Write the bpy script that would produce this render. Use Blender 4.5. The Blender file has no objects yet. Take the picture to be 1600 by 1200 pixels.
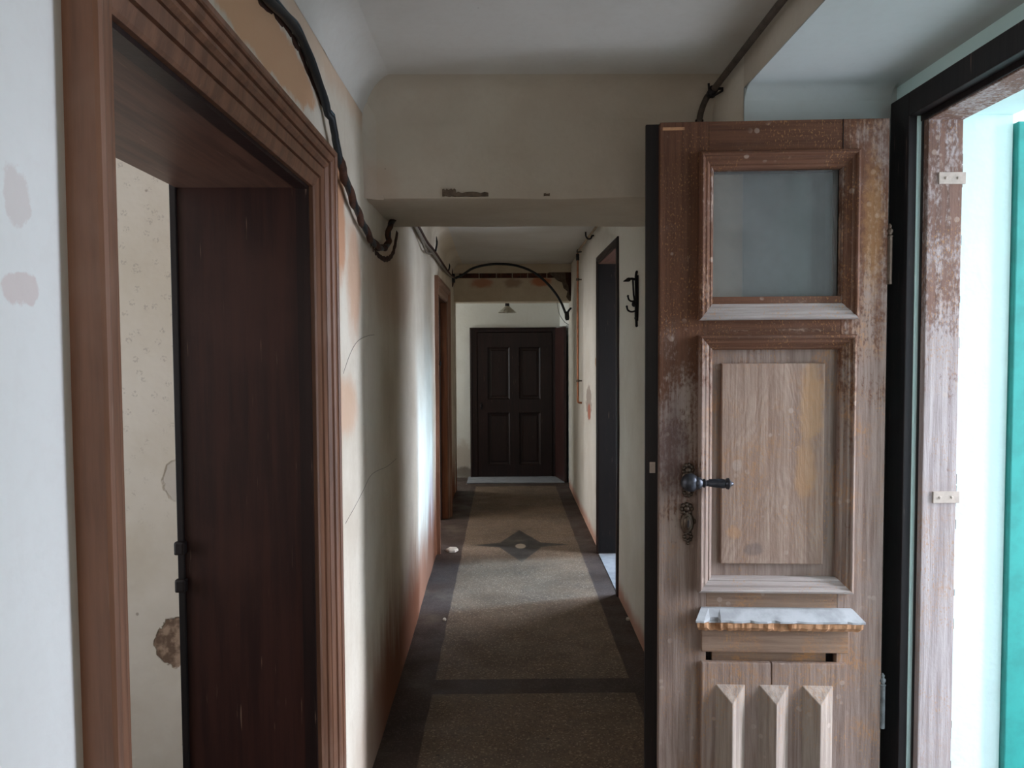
import bpy, bmesh, math, random
from mathutils import Vector, Matrix, noise as mnoise
random.seed(7)
COL = bpy.context.scene.collection
PI = math.pi

# ------------------------------------------------------------------ colour / node helpers
def lin(c):
    r = []
    for v in c[:3]:
        v = v / 255.0
        r.append(v / 12.92 if v <= 0.04045 else ((v + 0.055) / 1.055) ** 2.4)
    return (r[0], r[1], r[2], 1.0)

class NT:
    def __init__(s, name):
        s.mat = bpy.data.materials.new(name); s.mat.use_nodes = True
        s.t = s.mat.node_tree; s.N = s.t.nodes; s.L = s.t.links
        s.N.clear()
        s.out = s.N.new('ShaderNodeOutputMaterial')
        s.geo = s.N.new('ShaderNodeNewGeometry').outputs['Position']
        s.obj = s.N.new('ShaderNodeTexCoord').outputs['Object']
    def put(s, sock, v):
        if isinstance(v, bpy.types.NodeSocket): s.L.new(v, sock)
        elif v is not None: sock.default_value = v
    def math(s, op, a, b=None, c=None, clamp=False):
        n = s.N.new('ShaderNodeMath'); n.operation = op; n.use_clamp = clamp
        s.put(n.inputs[0], a); s.put(n.inputs[1], b); s.put(n.inputs[2], c)
        return n.outputs[0]
    def vmath(s, op, a, b=None):
        n = s.N.new('ShaderNodeVectorMath'); n.operation = op
        s.put(n.inputs[0], a); s.put(n.inputs[1], b)
        return n.outputs['Value'] if op in ('LENGTH', 'DISTANCE', 'DOT_PRODUCT') else n.outputs[0]
    def scale(s, v, sc): return s.vmath('MULTIPLY', v, sc)
    def sep(s, v):
        n = s.N.new('ShaderNodeSeparateXYZ'); s.put(n.inputs[0], v); return n.outputs
    def noise(s, v, scale=5, detail=4, rough=0.55, dist=0.0):
        n = s.N.new('ShaderNodeTexNoise'); s.put(n.inputs['Vector'], v)
        n.inputs['Scale'].default_value = scale; n.inputs['Detail'].default_value = detail
        n.inputs['Roughness'].default_value = rough; n.inputs['Distortion'].default_value = dist
        return n.outputs['Fac']
    def voro(s, v, scale=5, out='Distance', feature='F1'):
        n = s.N.new('ShaderNodeTexVoronoi'); n.feature = feature; s.put(n.inputs['Vector'], v)
        n.inputs['Scale'].default_value = scale
        return n.outputs[out]
    def ramp(s, f, lo, hi, a=0.0, b=1.0):
        n = s.N.new('ShaderNodeMapRange'); n.clamp = True; n.interpolation_type = 'SMOOTHSTEP'
        s.put(n.inputs[0], f)
        if lo > hi: lo, hi, a, b = hi, lo, b, a
        n.inputs[1].default_value = lo; n.inputs[2].default_value = hi
        n.inputs[3].default_value = a; n.inputs[4].default_value = b
        return n.outputs[0]
    def mix(s, f, a, b, mode='MIX'):
        n = s.N.new('ShaderNodeMix'); n.data_type = 'RGBA'; n.blend_type = mode
        s.put(n.inputs[0], f); s.put(n.inputs[6], a); s.put(n.inputs[7], b)
        return n.outputs[2]
    def blob(s, pos, c, r, amt=0.5, nscale=9, soft=0.15):
        """1 inside a ragged ellipsoid round c."""
        d = s.vmath('LENGTH', s.vmath('DIVIDE', s.vmath('SUBTRACT', pos, c), r))
        nz = s.math('MULTIPLY', s.math('SUBTRACT', s.noise(pos, nscale, 5, 0.6), 0.5), amt * 2)
        return s.ramp(s.math('ADD', d, nz), 1.0 - soft, 1.0 + soft, 1.0, 0.0)
    def bsdf(s, col, rough=0.7, metal=0.0, bump=None, strength=0.3, dist=0.01, spec=0.35):
        b = s.N.new('ShaderNodeBsdfPrincipled')
        s.put(b.inputs['Base Color'], col); s.put(b.inputs['Roughness'], rough)
        s.put(b.inputs['Metallic'], metal); b.inputs['Specular IOR Level'].default_value = spec
        if bump is not None:
            n = s.N.new('ShaderNodeBump'); n.inputs['Strength'].default_value = strength
            n.inputs['Distance'].default_value = dist; s.put(n.inputs['Height'], bump)
            s.L.new(n.outputs[0], b.inputs['Normal'])
        s.L.new(b.outputs[0], s.out.inputs[0])
        return s.mat

def plaster(name, base, dark, stains=(), rough=0.9, bump=0.25, mott=0.5, streak=0.25, base_stain=None):
    n = NT(name); P = n.geo
    m1 = n.ramp(n.noise(P, 2.2, 5, 0.6), 0.38, 0.68)
    c = n.mix(n.math('MULTIPLY', m1, mott), lin(base), lin(dark))
    sv = n.noise(n.scale(P, (9, 9, 0.9)), 1.0, 4, 0.6)
    c = n.mix(n.math('MULTIPLY', n.ramp(sv, 0.55, 0.75), streak), c, lin(dark))
    fine = n.noise(P, 45, 3, 0.6)
    c = n.mix(n.math('MULTIPLY', n.ramp(fine, 0.45, 0.7), 0.12), c, lin(dark))
    for ctr, r, colr, f, amt, ns, soft in stains:
        c = n.mix(n.math('MULTIPLY', n.blob(P, ctr, r, amt, ns, soft), f), c, lin(colr))
    if base_stain:
        colr, top, spread, f = base_stain[:4]
        z = n.sep(P)[2]
        if len(base_stain) > 4: f = n.math('MULTIPLY', n.ramp(n.sep(P)[1], *base_stain[4]), f)
        nz = n.math('MULTIPLY', n.math('SUBTRACT', n.noise(n.scale(P, (3, 3, 0.8)), 1.6, 5, 0.6), 0.5), spread)
        c = n.mix(n.math('MULTIPLY', n.ramp(n.math('ADD', z, nz), top * 0.25, top, 1, 0), f), c, lin(colr))
    # fly specks
    sp = n.ramp(n.voro(P, 9), 0.02, 0.035, 1, 0)
    sp = n.math('MULTIPLY', sp, n.ramp(n.noise(P, 3.1, 1), 0.48, 0.6))
    c = n.mix(n.math('MULTIPLY', sp, 0.5), c, lin((70, 58, 48)))
    h = n.math('ADD', n.noise(P, 6, 4, 0.6), n.math('MULTIPLY', fine, 0.12))
    return n.bsdf(c, rough, 0, h, bump, 0.02, spec=0.2)

def brown_paint(name, base, dark, light, rough=0.42, axis='z', wear=0.5):
    n = NT(name); P = n.obj
    sc = {'z': (14, 14, 0.8), 'y': (14, 0.8, 14), 'x': (0.8, 14, 14)}[axis]
    g = n.noise(n.scale(P, sc), 2.5, 6, 0.65)
    c = n.mix(n.ramp(g, 0.35, 0.65), lin(base), lin(dark))
    b = n.noise(P, 2.0, 5, 0.6)
    c = n.mix(n.math('MULTIPLY', n.ramp(b, 0.5, 0.72), wear), c, lin(light))
    sc2 = tuple(v * 2.2 for v in sc)
    sc_ = n.ramp(n.noise(n.scale(P, sc2), 4, 2, 0.5), 0.70, 0.78)
    c = n.mix(n.math('MULTIPLY', sc_, 0.35), c, lin((170, 140, 120)))
    return n.bsdf(c, rough, 0, g, 0.18, 0.004)

def weathered(name, axis='z', paint=0.65, grey=0.5, ochre=0.5, cathedral=None, base=(106, 72, 54), wood_cols=((120, 100, 90), (154, 136, 125)), patches=(), bands=()):
    """Old exterior paint over greyed oak: paint survives higher up, bare wood lower down."""
    n = NT(name); P = n.obj
    sc = {'z': (60, 60, 2.6), 'x': (2.6, 60, 60)}[axis]
    g = n.noise(n.scale(P, sc), 1.0, 5, 0.7)
    z = n.sep(P)[2]
    if cathedral:
        x = n.sep(P)[0]
        dx = n.math('POWER', n.math('ABSOLUTE', n.math('SUBTRACT', x, cathedral)), 1.1)
        wob = n.math('MULTIPLY', n.noise(n.scale(P, (16, 16, 5)), 1.0, 4, 0.55), 0.22)
        f = n.math('ADD', n.math('ADD', n.math('MULTIPLY', z, 0.6), n.math('MULTIPLY', dx, 2.6)), wob)
        rings = n.math('SINE', n.math('MULTIPLY', f, 150))
        amp = n.math('MULTIPLY', n.ramp(n.noise(P, 6, 3), 0.35, 0.65), 0.05)
        g = n.math('ADD', n.math('MULTIPLY', g, 0.9), n.math('MULTIPLY', n.math('ADD', rings, 1), amp))
    wood = n.mix(n.ramp(g, 0.30, 0.70), lin(wood_cols[0]), lin(wood_cols[1]))
    speck = n.noise(n.scale(P, (110, 110, 60) if axis == 'z' else (60, 110, 110)), 1.0, 3, 0.6)
    om = n.math('MULTIPLY', n.ramp(n.noise(P, 4.5, 5, 0.65), 0.48, 0.68), n.ramp(speck, 0.42, 0.62, 0.15, 1.0))
    wood = n.mix(n.math('MULTIPLY', om, ochre), wood, lin((170, 124, 82)))
    pc = n.mix(n.ramp(g, 0.35, 0.68), lin(base), lin(tuple(v * 0.8 for v in base)))
    zz = n.ramp(z, 0.4, 2.1)                       # rain wear, greatest near the foot
    th = n.math('ADD', n.math('MULTIPLY', zz, 0.30), paint - 0.28)
    flake = n.math('ADD', n.math('ADD', n.math('MULTIPLY', g, 0.30), n.math('MULTIPLY', speck, 0.30)),
                   n.math('MULTIPLY', n.noise(P, 6, 5, 0.65), 0.40))
    mask = n.ramp(n.math('SUBTRACT', flake, th), -0.05, 0.07)
    c = n.mix(mask, pc, wood)
    # pale lime spots
    vd = n.math('ADD', n.voro(P, 24), n.math('MULTIPLY', n.noise(P, 90, 2), 0.06))
    sp = n.math('MULTIPLY', n.ramp(vd, 0.19, 0.27, 1, 0), n.ramp(n.noise(P, 6.5, 2), 0.52, 0.62))
    c = n.mix(n.math('MULTIPLY', sp, 0.42), c, lin((186, 168, 154)))
    c = n.mix(n.math('MULTIPLY', n.ramp(n.noise(P, 3, 4, 0.6), 0.48, 0.72), grey * 0.5), c, lin((158, 144, 138)))
    # fine crazed paint flecks
    fl = n.math('MULTIPLY', n.ramp(n.noise(n.scale(P, (190, 190, 110)), 1.0, 2, 0.5), 0.57, 0.66), n.ramp(n.noise(P, 5, 4), 0.42, 0.62))
    c = n.mix(n.math('MULTIPLY', fl, 0.5), c, lin((176, 130, 84)))
    for ctr, r, colr, f, amt, ns, soft in patches:
        c = n.mix(n.math('MULTIPLY', n.blob(P, ctr, r, amt, ns, soft), f), c, lin(colr))
    for z0, z1 in bands:
        m = n.math('MULTIPLY', n.ramp(z, z0 - 0.006, z0 + 0.002), n.ramp(z, z1 - 0.002, z1 + 0.006, 1, 0))
        c = n.mix(n.math('MULTIPLY', m, n.ramp(n.noise(n.scale(P, (14, 14, 60)), 1.0, 4, 0.6), 0.35, 0.6, 0.25, 0.8)), c, lin((172, 166, 160)))
    h = n.math('ADD', n.math('ADD', g, n.math('MULTIPLY', speck, 0.3)), n.math('MULTIPLY', mask, -0.4))
    return n.bsdf(c, 0.74, 0, h, 0.5, 0.004, spec=0.2)

def plain(name, col, rough=0.6, metal=0.0, var=0.25, nscale=30, bump=0.15, spec=0.35):
    n = NT(name)
    f = n.noise(n.obj, nscale, 4, 0.6)
    c = n.mix(n.math('MULTIPLY', n.ramp(f, 0.35, 0.7), var), lin(col), lin(tuple(v * 0.5 for v in col)))
    return n.bsdf(c, rough, metal, f, bump, 0.003, spec=spec)

# ------------------------------------------------------------------ mesh builder
class MB:
    def __init__(s): s.b = bmesh.new()
    def face(s, pts):
        return s.b.faces.new([s.b.verts.new(p) for p in pts])
    def box(s, x0, x1, y0, y1, z0, z1, bev=0.0, M=None):
        vs = [s.b.verts.new((x, y, z)) for z in (z0, z1) for y in (y0, y1) for x in (x0, x1)]
        q = [(0, 2, 3, 1), (4, 5, 7, 6), (0, 1, 5, 4), (2, 6, 7, 3), (0, 4, 6, 2), (1, 3, 7, 5)]
        fs = [s.b.faces.new([vs[i] for i in f]) for f in q]
        if M: bmesh.ops.transform(s.b, matrix=M, verts=vs)
        if bev:
            es = list({e for f in fs for e in f.edges})
            bmesh.ops.bevel(s.b, geom=es, offset=bev, segments=2, affect='EDGES', profile=0.6)
        return s
    def prism(s, poly, axis, a0, a1):
        """poly in the other two axes (in x,y,z order) swept along axis."""
        def mk(p, a):
            if axis == 'x': return (a, p[0], p[1])
            if axis == 'y': return (p[0], a, p[1])
            return (p[0], p[1], a)
        A = [s.b.verts.new(mk(p, a0)) for p in poly]; B = [s.b.verts.new(mk(p, a1)) for p in poly]
        s.b.faces.new(A); s.b.faces.new(B[::-1])
        n = len(poly)
        for i in range(n): s.b.faces.new((A[i], B[i], B[(i + 1) % n], A[(i + 1) % n]))
        return s
    def tube(s, path, r, seg=10, cap=True):
        pts = [Vector(p) for p in path]; n = len(pts)
        rr = r if isinstance(r, (list, tuple)) else [r] * n
        T = [(pts[min(i + 1, n - 1)] - pts[max(i - 1, 0)]).normalized() for i in range(n)]
        u = T[0].orthogonal().normalized(); rings = []
        for i in range(n):
            u = (u - T[i] * u.dot(T[i])).normalized(); v = T[i].cross(u)
            rings.append([s.b.verts.new(pts[i] + (u * math.cos(a) + v * math.sin(a)) * rr[i])
                          for a in [2 * PI * k / seg for k in range(seg)]])
        for a, b in zip(rings, rings[1:]):
            for k in range(seg): s.b.faces.new((a[k], a[(k + 1) % seg], b[(k + 1) % seg], b[k]))
        if cap: s.b.faces.new(rings[0][::-1]); s.b.faces.new(rings[-1])
        return s
    def lathe(s, prof, o=(0, 0, 0), d=(0, 0, 1), seg=20):
        """prof: (radius, height) pairs along direction d from o."""
        d = Vector(d).normalized(); u = d.orthogonal().normalized(); v = d.cross(u); o = Vector(o); rings = []
        for r, h in prof:
            rings.append([s.b.verts.new(o + d * h + (u * math.cos(a) + v * math.sin(a)) * max(r, 1e-4))
                          for a in [2 * PI * k / seg for k in range(seg)]])
        for a, b in zip(rings, rings[1:]):
            for k in range(seg): s.b.faces.new((a[k], a[(k + 1) % seg], b[(k + 1) % seg], b[k]))
        s.b.faces.new(rings[0][::-1]); s.b.faces.new(rings[-1])
        return s
    def loops(s, loops, closed=True, cap=False):
        R = [[s.b.verts.new(p) for p in L] for L in loops]
        for a, b in zip(R, R[1:]):
            n = len(a)
            for k in range(n if closed else n - 1):
                s.b.faces.new((a[k], a[(k + 1) % n], b[(k + 1) % n], b[k]))
        if cap: s.b.faces.new(R[0][::-1]); s.b.faces.new(R[-1])
        return s
    def ball(s, c, r, sub=2, sc=(1, 1, 1), rough=0.0):
        M = Matrix.Translation(c) @ Matrix.Diagonal((r * sc[0], r * sc[1], r * sc[2], 1))
        vs = bmesh.ops.create_icosphere(s.b, subdivisions=sub, radius=1, matrix=M)['verts']
        if rough:
            for v in vs: v.co += Vector((random.uniform(-1, 1), random.uniform(-1, 1), random.uniform(-1, 1))) * rough
        return s
    def build(s, name, mat, parent=None, smooth=None):
        bmesh.ops.recalc_face_normals(s.b, faces=s.b.faces[:])
        me = bpy.data.meshes.new(name); s.b.to_mesh(me); s.b.free()
        me.materials.append(mat)
        if smooth is not None:
            me.polygons.foreach_set('use_smooth', [True] * len(me.polygons))
            if smooth < 180:
                me.set_sharp_from_angle(angle=math.radians(smooth))
        o = bpy.data.objects.new(name, me); COL.objects.link(o)
        if parent: o.parent = parent
        return o

def tag(o, label=None, cat=None, group=None, kind=None):
    if label: o['label'] = label
    if cat: o['category'] = cat
    if group: o['group'] = group
    if kind: o['kind'] = kind
    return o
def struct(o, label, cat): return tag(o, label, cat, None, 'structure')
def empty(name, loc=(0, 0, 0), rz=0.0):
    o = bpy.data.objects.new(name, None); COL.objects.link(o)
    o.location = loc; o.rotation_euler = (0, 0, rz); o.empty_display_size = 0.1
    return o
def catmull(P, k=8):
    P = [Vector(p) for p in P]; Q = [2 * P[0] - P[1]] + P + [2 * P[-1] - P[-2]]; out = []
    for i in range(1, len(Q) - 2):
        a, b, c, d = Q[i - 1:i + 3]
        for j in range(k):
            t = j / k
            out.append(0.5 * ((2 * b) + (c - a) * t + (2 * a - 5 * b + 4 * c - d) * t * t + (3 * b - a - 3 * c + d) * t ** 3))
    out.append(P[-1]); return out
def at(px, py, X=None, Y=None):
    """Tape-measure helper: where the line of sight through a photo pixel meets the plane X or Y (camera 1.6 m up)."""
    if X is not None: Y = X * 1200.0 / (px - 788.0)
    return Vector(((px - 788.0) * Y / 1200.0, Y, 1.6 + (548.0 - py) * Y / 1200.0))

# ------------------------------------------------------------------ materials
M = {}
OR = (176, 122, 88)
M['left'] = plaster('old limewash left wall', (214, 205, 190), (186, 172, 152), mott=0.55, stains=[
    ((-0.5, 1.70, 2.28), (0.5, 0.42, 0.07), (204, 160, 124), 0.9, 0.45, 16, 0.12),
    ((-0.5, 1.25, 2.34), (0.5, 0.30, 0.10), (206, 170, 136), 0.8, 0.35, 14, 0.12),
    ((-0.5, 2.40, 2.02), (0.5, 0.10, 0.20), (188, 130, 92), 0.8, 0.4, 10, 0.25),
    ((-0.5, 2.62, 1.86), (0.5, 0.12, 0.20), (186, 136, 102), 0.65, 0.5, 8, 0.4),
    ((-0.5, 2.45, 1.42), (0.5, 0.22, 0.09), (196, 152, 120), 0.6, 0.5, 8, 0.4),
    ((-0.5, 3.6, 1.9), (0.5, 0.7, 0.18), (176, 140, 112), 0.45, 0.5, 5, 0.5),
    ((-0.5, 0.30, 1.75), (0.5, 0.22, 0.09), (206, 192, 186), 0.9, 0.5, 12, 0.12),
    ((-0.5, 0.80, 1.76), (0.3, 0.022, 0.03), (188, 172, 168), 0.8, 0.5, 30, 0.12),
    ((-0.5, 0.80, 1.66), (0.3, 0.025, 0.014), (196, 176, 170), 0.9, 0.4, 30, 0.12),
    ((-0.5, 5.55, 0.35), (0.3, 0.25, 0.4), (190, 160, 158), 0.7, 0.5, 6, 0.4),
    ((-0.5, 2.3, 2.5), (0.5, 0.8, 0.10), (196, 158, 126), 0.5, 0.5, 7, 0.4),
    ], base_stain=((122, 70, 44), 0.70, 0.7, 0.95, (2.3, 3.3)))
M['near'] = plaster('white distemper near wall', (236, 236, 234), (222, 218, 214), mott=0.3, streak=0.06, stains=[
    ((-0.5, 0.80, 1.76), (0.3, 0.022, 0.03), (222, 212, 208), 0.7, 1.0, 30, 0.12),
    ((-0.5, 0.805, 1.665), (0.3, 0.03, 0.016), (222, 208, 204), 0.8, 1.0, 30, 0.12)])
M['wall'] = plaster('limewash', (212, 206, 194), (188, 178, 162), mott=0.45, base_stain=((172, 112, 84), 0.14, 0.10, 0.75),
    stains=[((0.74, 6.75, 1.14), (0.3, 0.20, 0.15), (120, 96, 82), 0.6, 0.7, 16, 0.08),
            ((0.74, 6.72, 1.06), (0.3, 0.10, 0.07), (172, 96, 72), 0.8, 0.6, 16, 0.1),
            ((0.74, 6.22, 1.50), (0.3, 0.07, 0.04), (176, 140, 112), 0.9, 0.5, 14, 0.1)])
M['beam'] = plaster('beam limewash', (198, 190, 176), (176, 164, 148), mott=0.5, streak=0.1, stains=[
    ((-0.5, 2.86, 2.2), (0.12, 0.3, 0.09), (176, 136, 112), 0.3, 0.7, 12, 0.6)])
M['beam2'] = plaster('far beam limewash', (206, 194, 172), (176, 158, 132), mott=0.6, stains=[
    ((-0.25, 8.65, 2.36), (0.12, 0.3, 0.05), (176, 108, 74), 0.7, 0.6, 12, 0.4),
    ((0.1, 8.65, 2.36), (0.10, 0.3, 0.05), (140, 110, 88), 0.7, 0.6, 12, 0.4),
    ((0.42, 8.65, 2.37), (0.11, 0.3, 0.05), (186, 106, 66), 0.8, 0.6, 12, 0.4)])
M['ceil'] = plaster('ceiling distemper', (205, 203, 197), (186, 180, 170), mott=0.4, streak=0.0, bump=0.15)
M['niche'] = plaster('niche distemper', (196, 202, 200), (180, 184, 178), mott=0.3, streak=0.05, bump=0.15)
M['far'] = plaster('far wall distemper', (226, 226, 220), (206, 202, 192), mott=0.35, streak=0.15,
    stains=[((-0.52, 9.6, 0.25), (0.12, 0.4, 0.2), (176, 158, 140), 0.6, 0.6, 9, 0.4),
            ((-0.5, 9.6, 0.06), (0.15, 0.4, 0.08), (120, 108, 98), 0.8, 0.6, 16, 0.3)])
M['mason'] = plaster('outer reveal limewash', (216, 240, 236), (200, 228, 222), mott=0.4, streak=0.1)

def wallpaper():
    n = NT('faded sprig wallpaper'); P = n.geo
    c = n.mix(n.math('MULTIPLY', n.ramp(n.noise(P, 2.5, 5, 0.6), 0.4, 0.7), 0.5), lin((216, 208, 196)), lin((196, 184, 164)))
    v = n.sep(P)
    q = n.N.new('ShaderNodeCombineXYZ'); n.put(q.inputs[0], v[0]); n.put(q.inputs[1], v[2]); q.inputs[2].default_value = 0
    d = n.voro(q.outputs[0], 17); d.node.voronoi_dimensions = '2D'
    pat = n.math('MULTIPLY', n.ramp(d, 0.16, 0.22, 1, 0), n.ramp(n.noise(q.outputs[0], 120, 2), 0.48, 0.6))
    up = n.ramp(n.math('ADD', v[2], n.noise(P, 4, 2)), 1.55, 1.85)
    c = n.mix(n.math('MULTIPLY', n.math('MULTIPLY', pat, up), 0.32), c, lin((130, 118, 112)))
    c = n.mix(n.math('MULTIPLY', n.ramp(n.voro(P, 7), 0.03, 0.05, 1, 0), 0.5), c, lin((120, 100, 84)))
    peel = n.blob(P, (-1.06, 2.62, 1.16), (0.10, 0.5, 0.09), 0.4, 8, 0.05)
    c = n.mix(n.math('MULTIPLY', peel, 0.55), c, lin((186, 178, 170)))
    hole = n.blob(P, (-1.13, 2.62, 0.62), (0.08, 0.5, 0.085), 0.7, 11, 0.04)
    hc = n.mix(n.ramp(n.noise(P, 30, 4), 0.4, 0.65), lin((112, 92, 78)), lin((170, 146, 126)))
    c = n.mix(hole, c, hc)
    h = n.math('ADD', n.math('MULTIPLY', hole, -1.5), n.math('ADD', n.noise(P, 6, 4), n.math('MULTIPLY', peel, -0.5)))
    return n.bsdf(c, 0.9, 0, h, 0.5, 0.02, spec=0.15)
M['paper'] = wallpaper()

def floor_mat():
    n = NT('worn terrazzo'); P = n.geo; x, y, z = n.sep(P)
    def band(v, a, b, e=0.004): return n.math('MULTIPLY', n.ramp(v, a - e, a + e), n.ramp(v, b - e, b + e, 1, 0))
    wob = n.math('MULTIPLY', n.math('SUBTRACT', n.noise(P, 3, 2), 0.5), 0.02)
    xw = n.math('ADD', x, wob); yw = n.math('ADD', y, wob)
    field = n.math('MULTIPLY', band(xw, -0.345, 0.60), n.math('MAXIMUM', band(yw, -2.0, 3.52), band(yw, 3.68, 9.02)))
    chip = n.voro(P, 150, 'Color'); cv = n.sep(chip)[0]
    big = n.ramp(n.noise(P, 1.6, 5, 0.6), 0.35, 0.7)
    fc = n.mix(big, lin((122, 102, 84)), lin((98, 82, 68)))
    fc = n.mix(n.math('MULTIPLY', n.ramp(cv, 0.62, 0.9), 0.55), fc, lin((78, 66, 58)))
    fc = n.mix(n.math('MULTIPLY', n.ramp(cv, 0.16, 0.05), 0.5), fc, lin((176, 160, 138)))
    bc = n.mix(big, lin((72, 58, 52)), lin((58, 47, 43)))
    bc = n.mix(n.math('MULTIPLY', n.ramp(cv, 0.7, 0.95), 0.4), bc, lin((104, 92, 84)))
    c = n.mix(field, bc, fc)
    ax = n.math('ABSOLUTE', n.math('SUBTRACT', x, 0.125)); ay = n.math('ABSOLUTE', n.math('SUBTRACT', y, 6.27))
    d1 = n.math('ADD', n.math('DIVIDE', ax, 0.20), n.math('DIVIDE', ay, 0.52))
    d2 = n.math('ADD', n.math('DIVIDE', ax, 0.40), n.math('DIVIDE', ay, 0.13))
    star = n.math('MAXIMUM', n.ramp(d1, 0.97, 1.03, 1, 0), n.ramp(d2, 0.9, 1.1, 1, 0))
    c = n.mix(n.math('MULTIPLY', star, 0.9), c, lin((46, 45, 44)))
    ce = n.vmath('LENGTH', n.vmath('DIVIDE', n.vmath('SUBTRACT', P, (0.125, 6.23, 0)), (0.042, 0.075, 1)))
    c = n.mix(n.ramp(ce, 0.9, 1.1, 0.85, 0), c, lin((160, 146, 128)))
    c = n.mix(n.math('MULTIPLY', n.ramp(n.noise(P, 2.7, 6, 0.65), 0.52, 0.72), 0.35), c, lin((128, 116, 100)))
    c = n.mix(n.math('MULTIPLY', n.ramp(n.voro(P, 5), 0.03, 0.06, 1, 0), 0.7), c, lin((52, 44, 40)))
    return n.bsdf(c, n.ramp(n.noise(P, 4, 3), 0.3, 0.7, 0.5, 0.75), 0, n.noise(P, 60, 3), 0.12, 0.004)
M['floor'] = floor_mat()
M['stone'] = plain('grey threshold stone', (150, 152, 156), 0.7, 0, 0.3, 12)
M['casing'] = brown_paint('brown gloss casing', (132, 93, 72), (106, 74, 57), (150, 120, 104), 0.42, 'z', 0.6)
M['soffit'] = brown_paint('brown gloss soffit', (110, 78, 64), (80, 54, 45), (124, 98, 86), 0.42, 'y', 0.5)
M['lining'] = brown_paint('dark red brown lining', (64, 38, 33), (48, 29, 27), (78, 50, 44), 0.38, 'z', 0.5)
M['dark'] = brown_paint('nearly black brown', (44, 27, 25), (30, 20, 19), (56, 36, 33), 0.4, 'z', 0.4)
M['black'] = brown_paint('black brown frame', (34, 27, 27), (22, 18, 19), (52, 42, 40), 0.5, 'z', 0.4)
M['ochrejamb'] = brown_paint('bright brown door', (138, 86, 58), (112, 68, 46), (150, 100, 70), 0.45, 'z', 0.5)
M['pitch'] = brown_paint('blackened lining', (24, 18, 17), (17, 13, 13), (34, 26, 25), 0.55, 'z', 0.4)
M['w_stile'] = weathered('weathered stile', 'z', 0.60, 0.4, 0.5, patches=[((0.04, 0, 1.28), (0.05, 1, 0.14), (104, 92, 92), 0.5, 0.6, 9, 0.5)])
M['w_hinge'] = weathered('weathered hinge stile', 'z', 0.50, 0.7, 0.9, patches=[((0.655, 0, 1.98), (0.028, 1, 0.20), (172, 130, 84), 0.42, 1.0, 50, 0.5)])
M['w_rail'] = weathered('weathered rail', 'x', 0.60, 0.25, 0.9, wood_cols=((122, 98, 82), (148, 124, 106)))
M['w_mould'] = weathered('weathered moulding', 'z', 0.54, 0.4, 0.8)
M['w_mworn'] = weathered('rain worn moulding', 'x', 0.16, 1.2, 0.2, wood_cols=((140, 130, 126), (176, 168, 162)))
M['w_mtop'] = weathered('upper moulding', 'x', 0.66, 0.3, 0.7)
M['w_panel'] = weathered('bare oak panel', 'z', 0.10, 0.3, 0.5, cathedral=0.36, wood_cols=((136, 112, 98), (168, 146, 130)), patches=[
    ((0.475, 0, 1.42), (0.035, 1, 0.11), (184, 146, 108), 0.6, 0.7, 16, 0.3), ((0.46, 0, 1.22), (0.03, 1, 0.10), (182, 142, 102), 0.5, 0.6, 14, 0.3),
    ((0.24, 0, 1.02), (0.02, 1, 0.02), (180, 136, 96), 0.45, 0.8, 30, 0.4), ((0.245, 0, 1.235), (0.014, 1, 0.018), (178, 162, 150), 0.4, 0.4, 20, 0.2),
    ((0.30, 0, 0.965), (0.03, 1, 0.02), (112, 98, 94), 0.6, 0.6, 20, 0.3)])
M['w_field'] = weathered('scuffed panel margin', 'z', 0.42, 0.4, 0.7)
M['w_low'] = weathered('bare lower panel', 'z', 0.30, 0.4, 0.5)
M['w_batten'] = weathered('greyed batten', 'z', 0.25, 0.9, 0.3, wood_cols=((134, 120, 110), (170, 156, 144)))
M['w_jamb'] = weathered('weathered outer jamb', 'z', 0.50, 1.1, 0.35, base=(126, 98, 86), wood_cols=((148, 136, 134), (182, 172, 170)),
    patches=[((1.29, 2.33, 1.9), (0.02, 1, 0.5), (186, 144, 88), 0.6, 0.8, 45, 0.5)])
M['ledge'] = plain('chalky weathered ledge', (176, 178, 180), 0.8, 0, 0.35, 18, 0.4)
M['splint'] = plain('raw splintered wood', (190, 142, 104), 0.85, 0, 0.5, 40, 0.6)
M['iron'] = plain('blackened iron', (44, 42, 44), 0.5, 0.6, 0.4, 60, 0.4)
M['handle'] = plain('dull dark metal', (76, 78, 84), 0.38, 0.75, 0.4, 50, 0.25)
M['brassold'] = plain('tarnished brass', (98, 84, 72), 0.5, 0.7, 0.5, 60, 0.4)
M['hinge'] = plain('painted steel hinge', (120, 126, 126), 0.5, 0.3, 0.6, 40, 0.4)
M['plate'] = plain('painted fixing plate', (186, 172, 160), 0.7, 0.0, 0.2, 40, 0.2)
M['copper'] = plain('copper pipe', (168, 112, 82), 0.45, 0.55, 0.4, 25, 0.1)
M['pipepaint'] = plain('dusty grey brown pipe', (92, 82, 74), 0.6, 0.2, 0.6, 20, 0.2)
M['pipecream'] = plain('painted pipe', (168, 146, 118), 0.6, 0.0, 0.5, 20, 0.2)
M['cable'] = plain('black rubber cable', (28, 32, 35), 0.5, 0, 0.4, 40, 0.2)
M['cableblue'] = plain('dark blue green cable', (42, 62, 72), 0.45, 0, 0.5, 30, 0.2)
M['cablegrey'] = plain('grey cable sheath', (122, 112, 100), 0.6, 0, 0.4, 30, 0.2)
M['gouge'] = plain('dark gouged mortar', (72, 46, 34), 0.95, 0, 0.7, 45, 0.8)
M['brick'] = None
M['enamel'] = plain('grey white enamel', (176, 170, 156), 0.4, 0, 0.3, 20, 0.1)
M['green'] = plain('turquoise green paint', (44, 150, 142), 0.5, 0, 0.25, 14, 0.15)
M['chip'] = plain('plaster chip', (206, 198, 186), 0.9, 0, 0.3, 40, 0.3)
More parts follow.
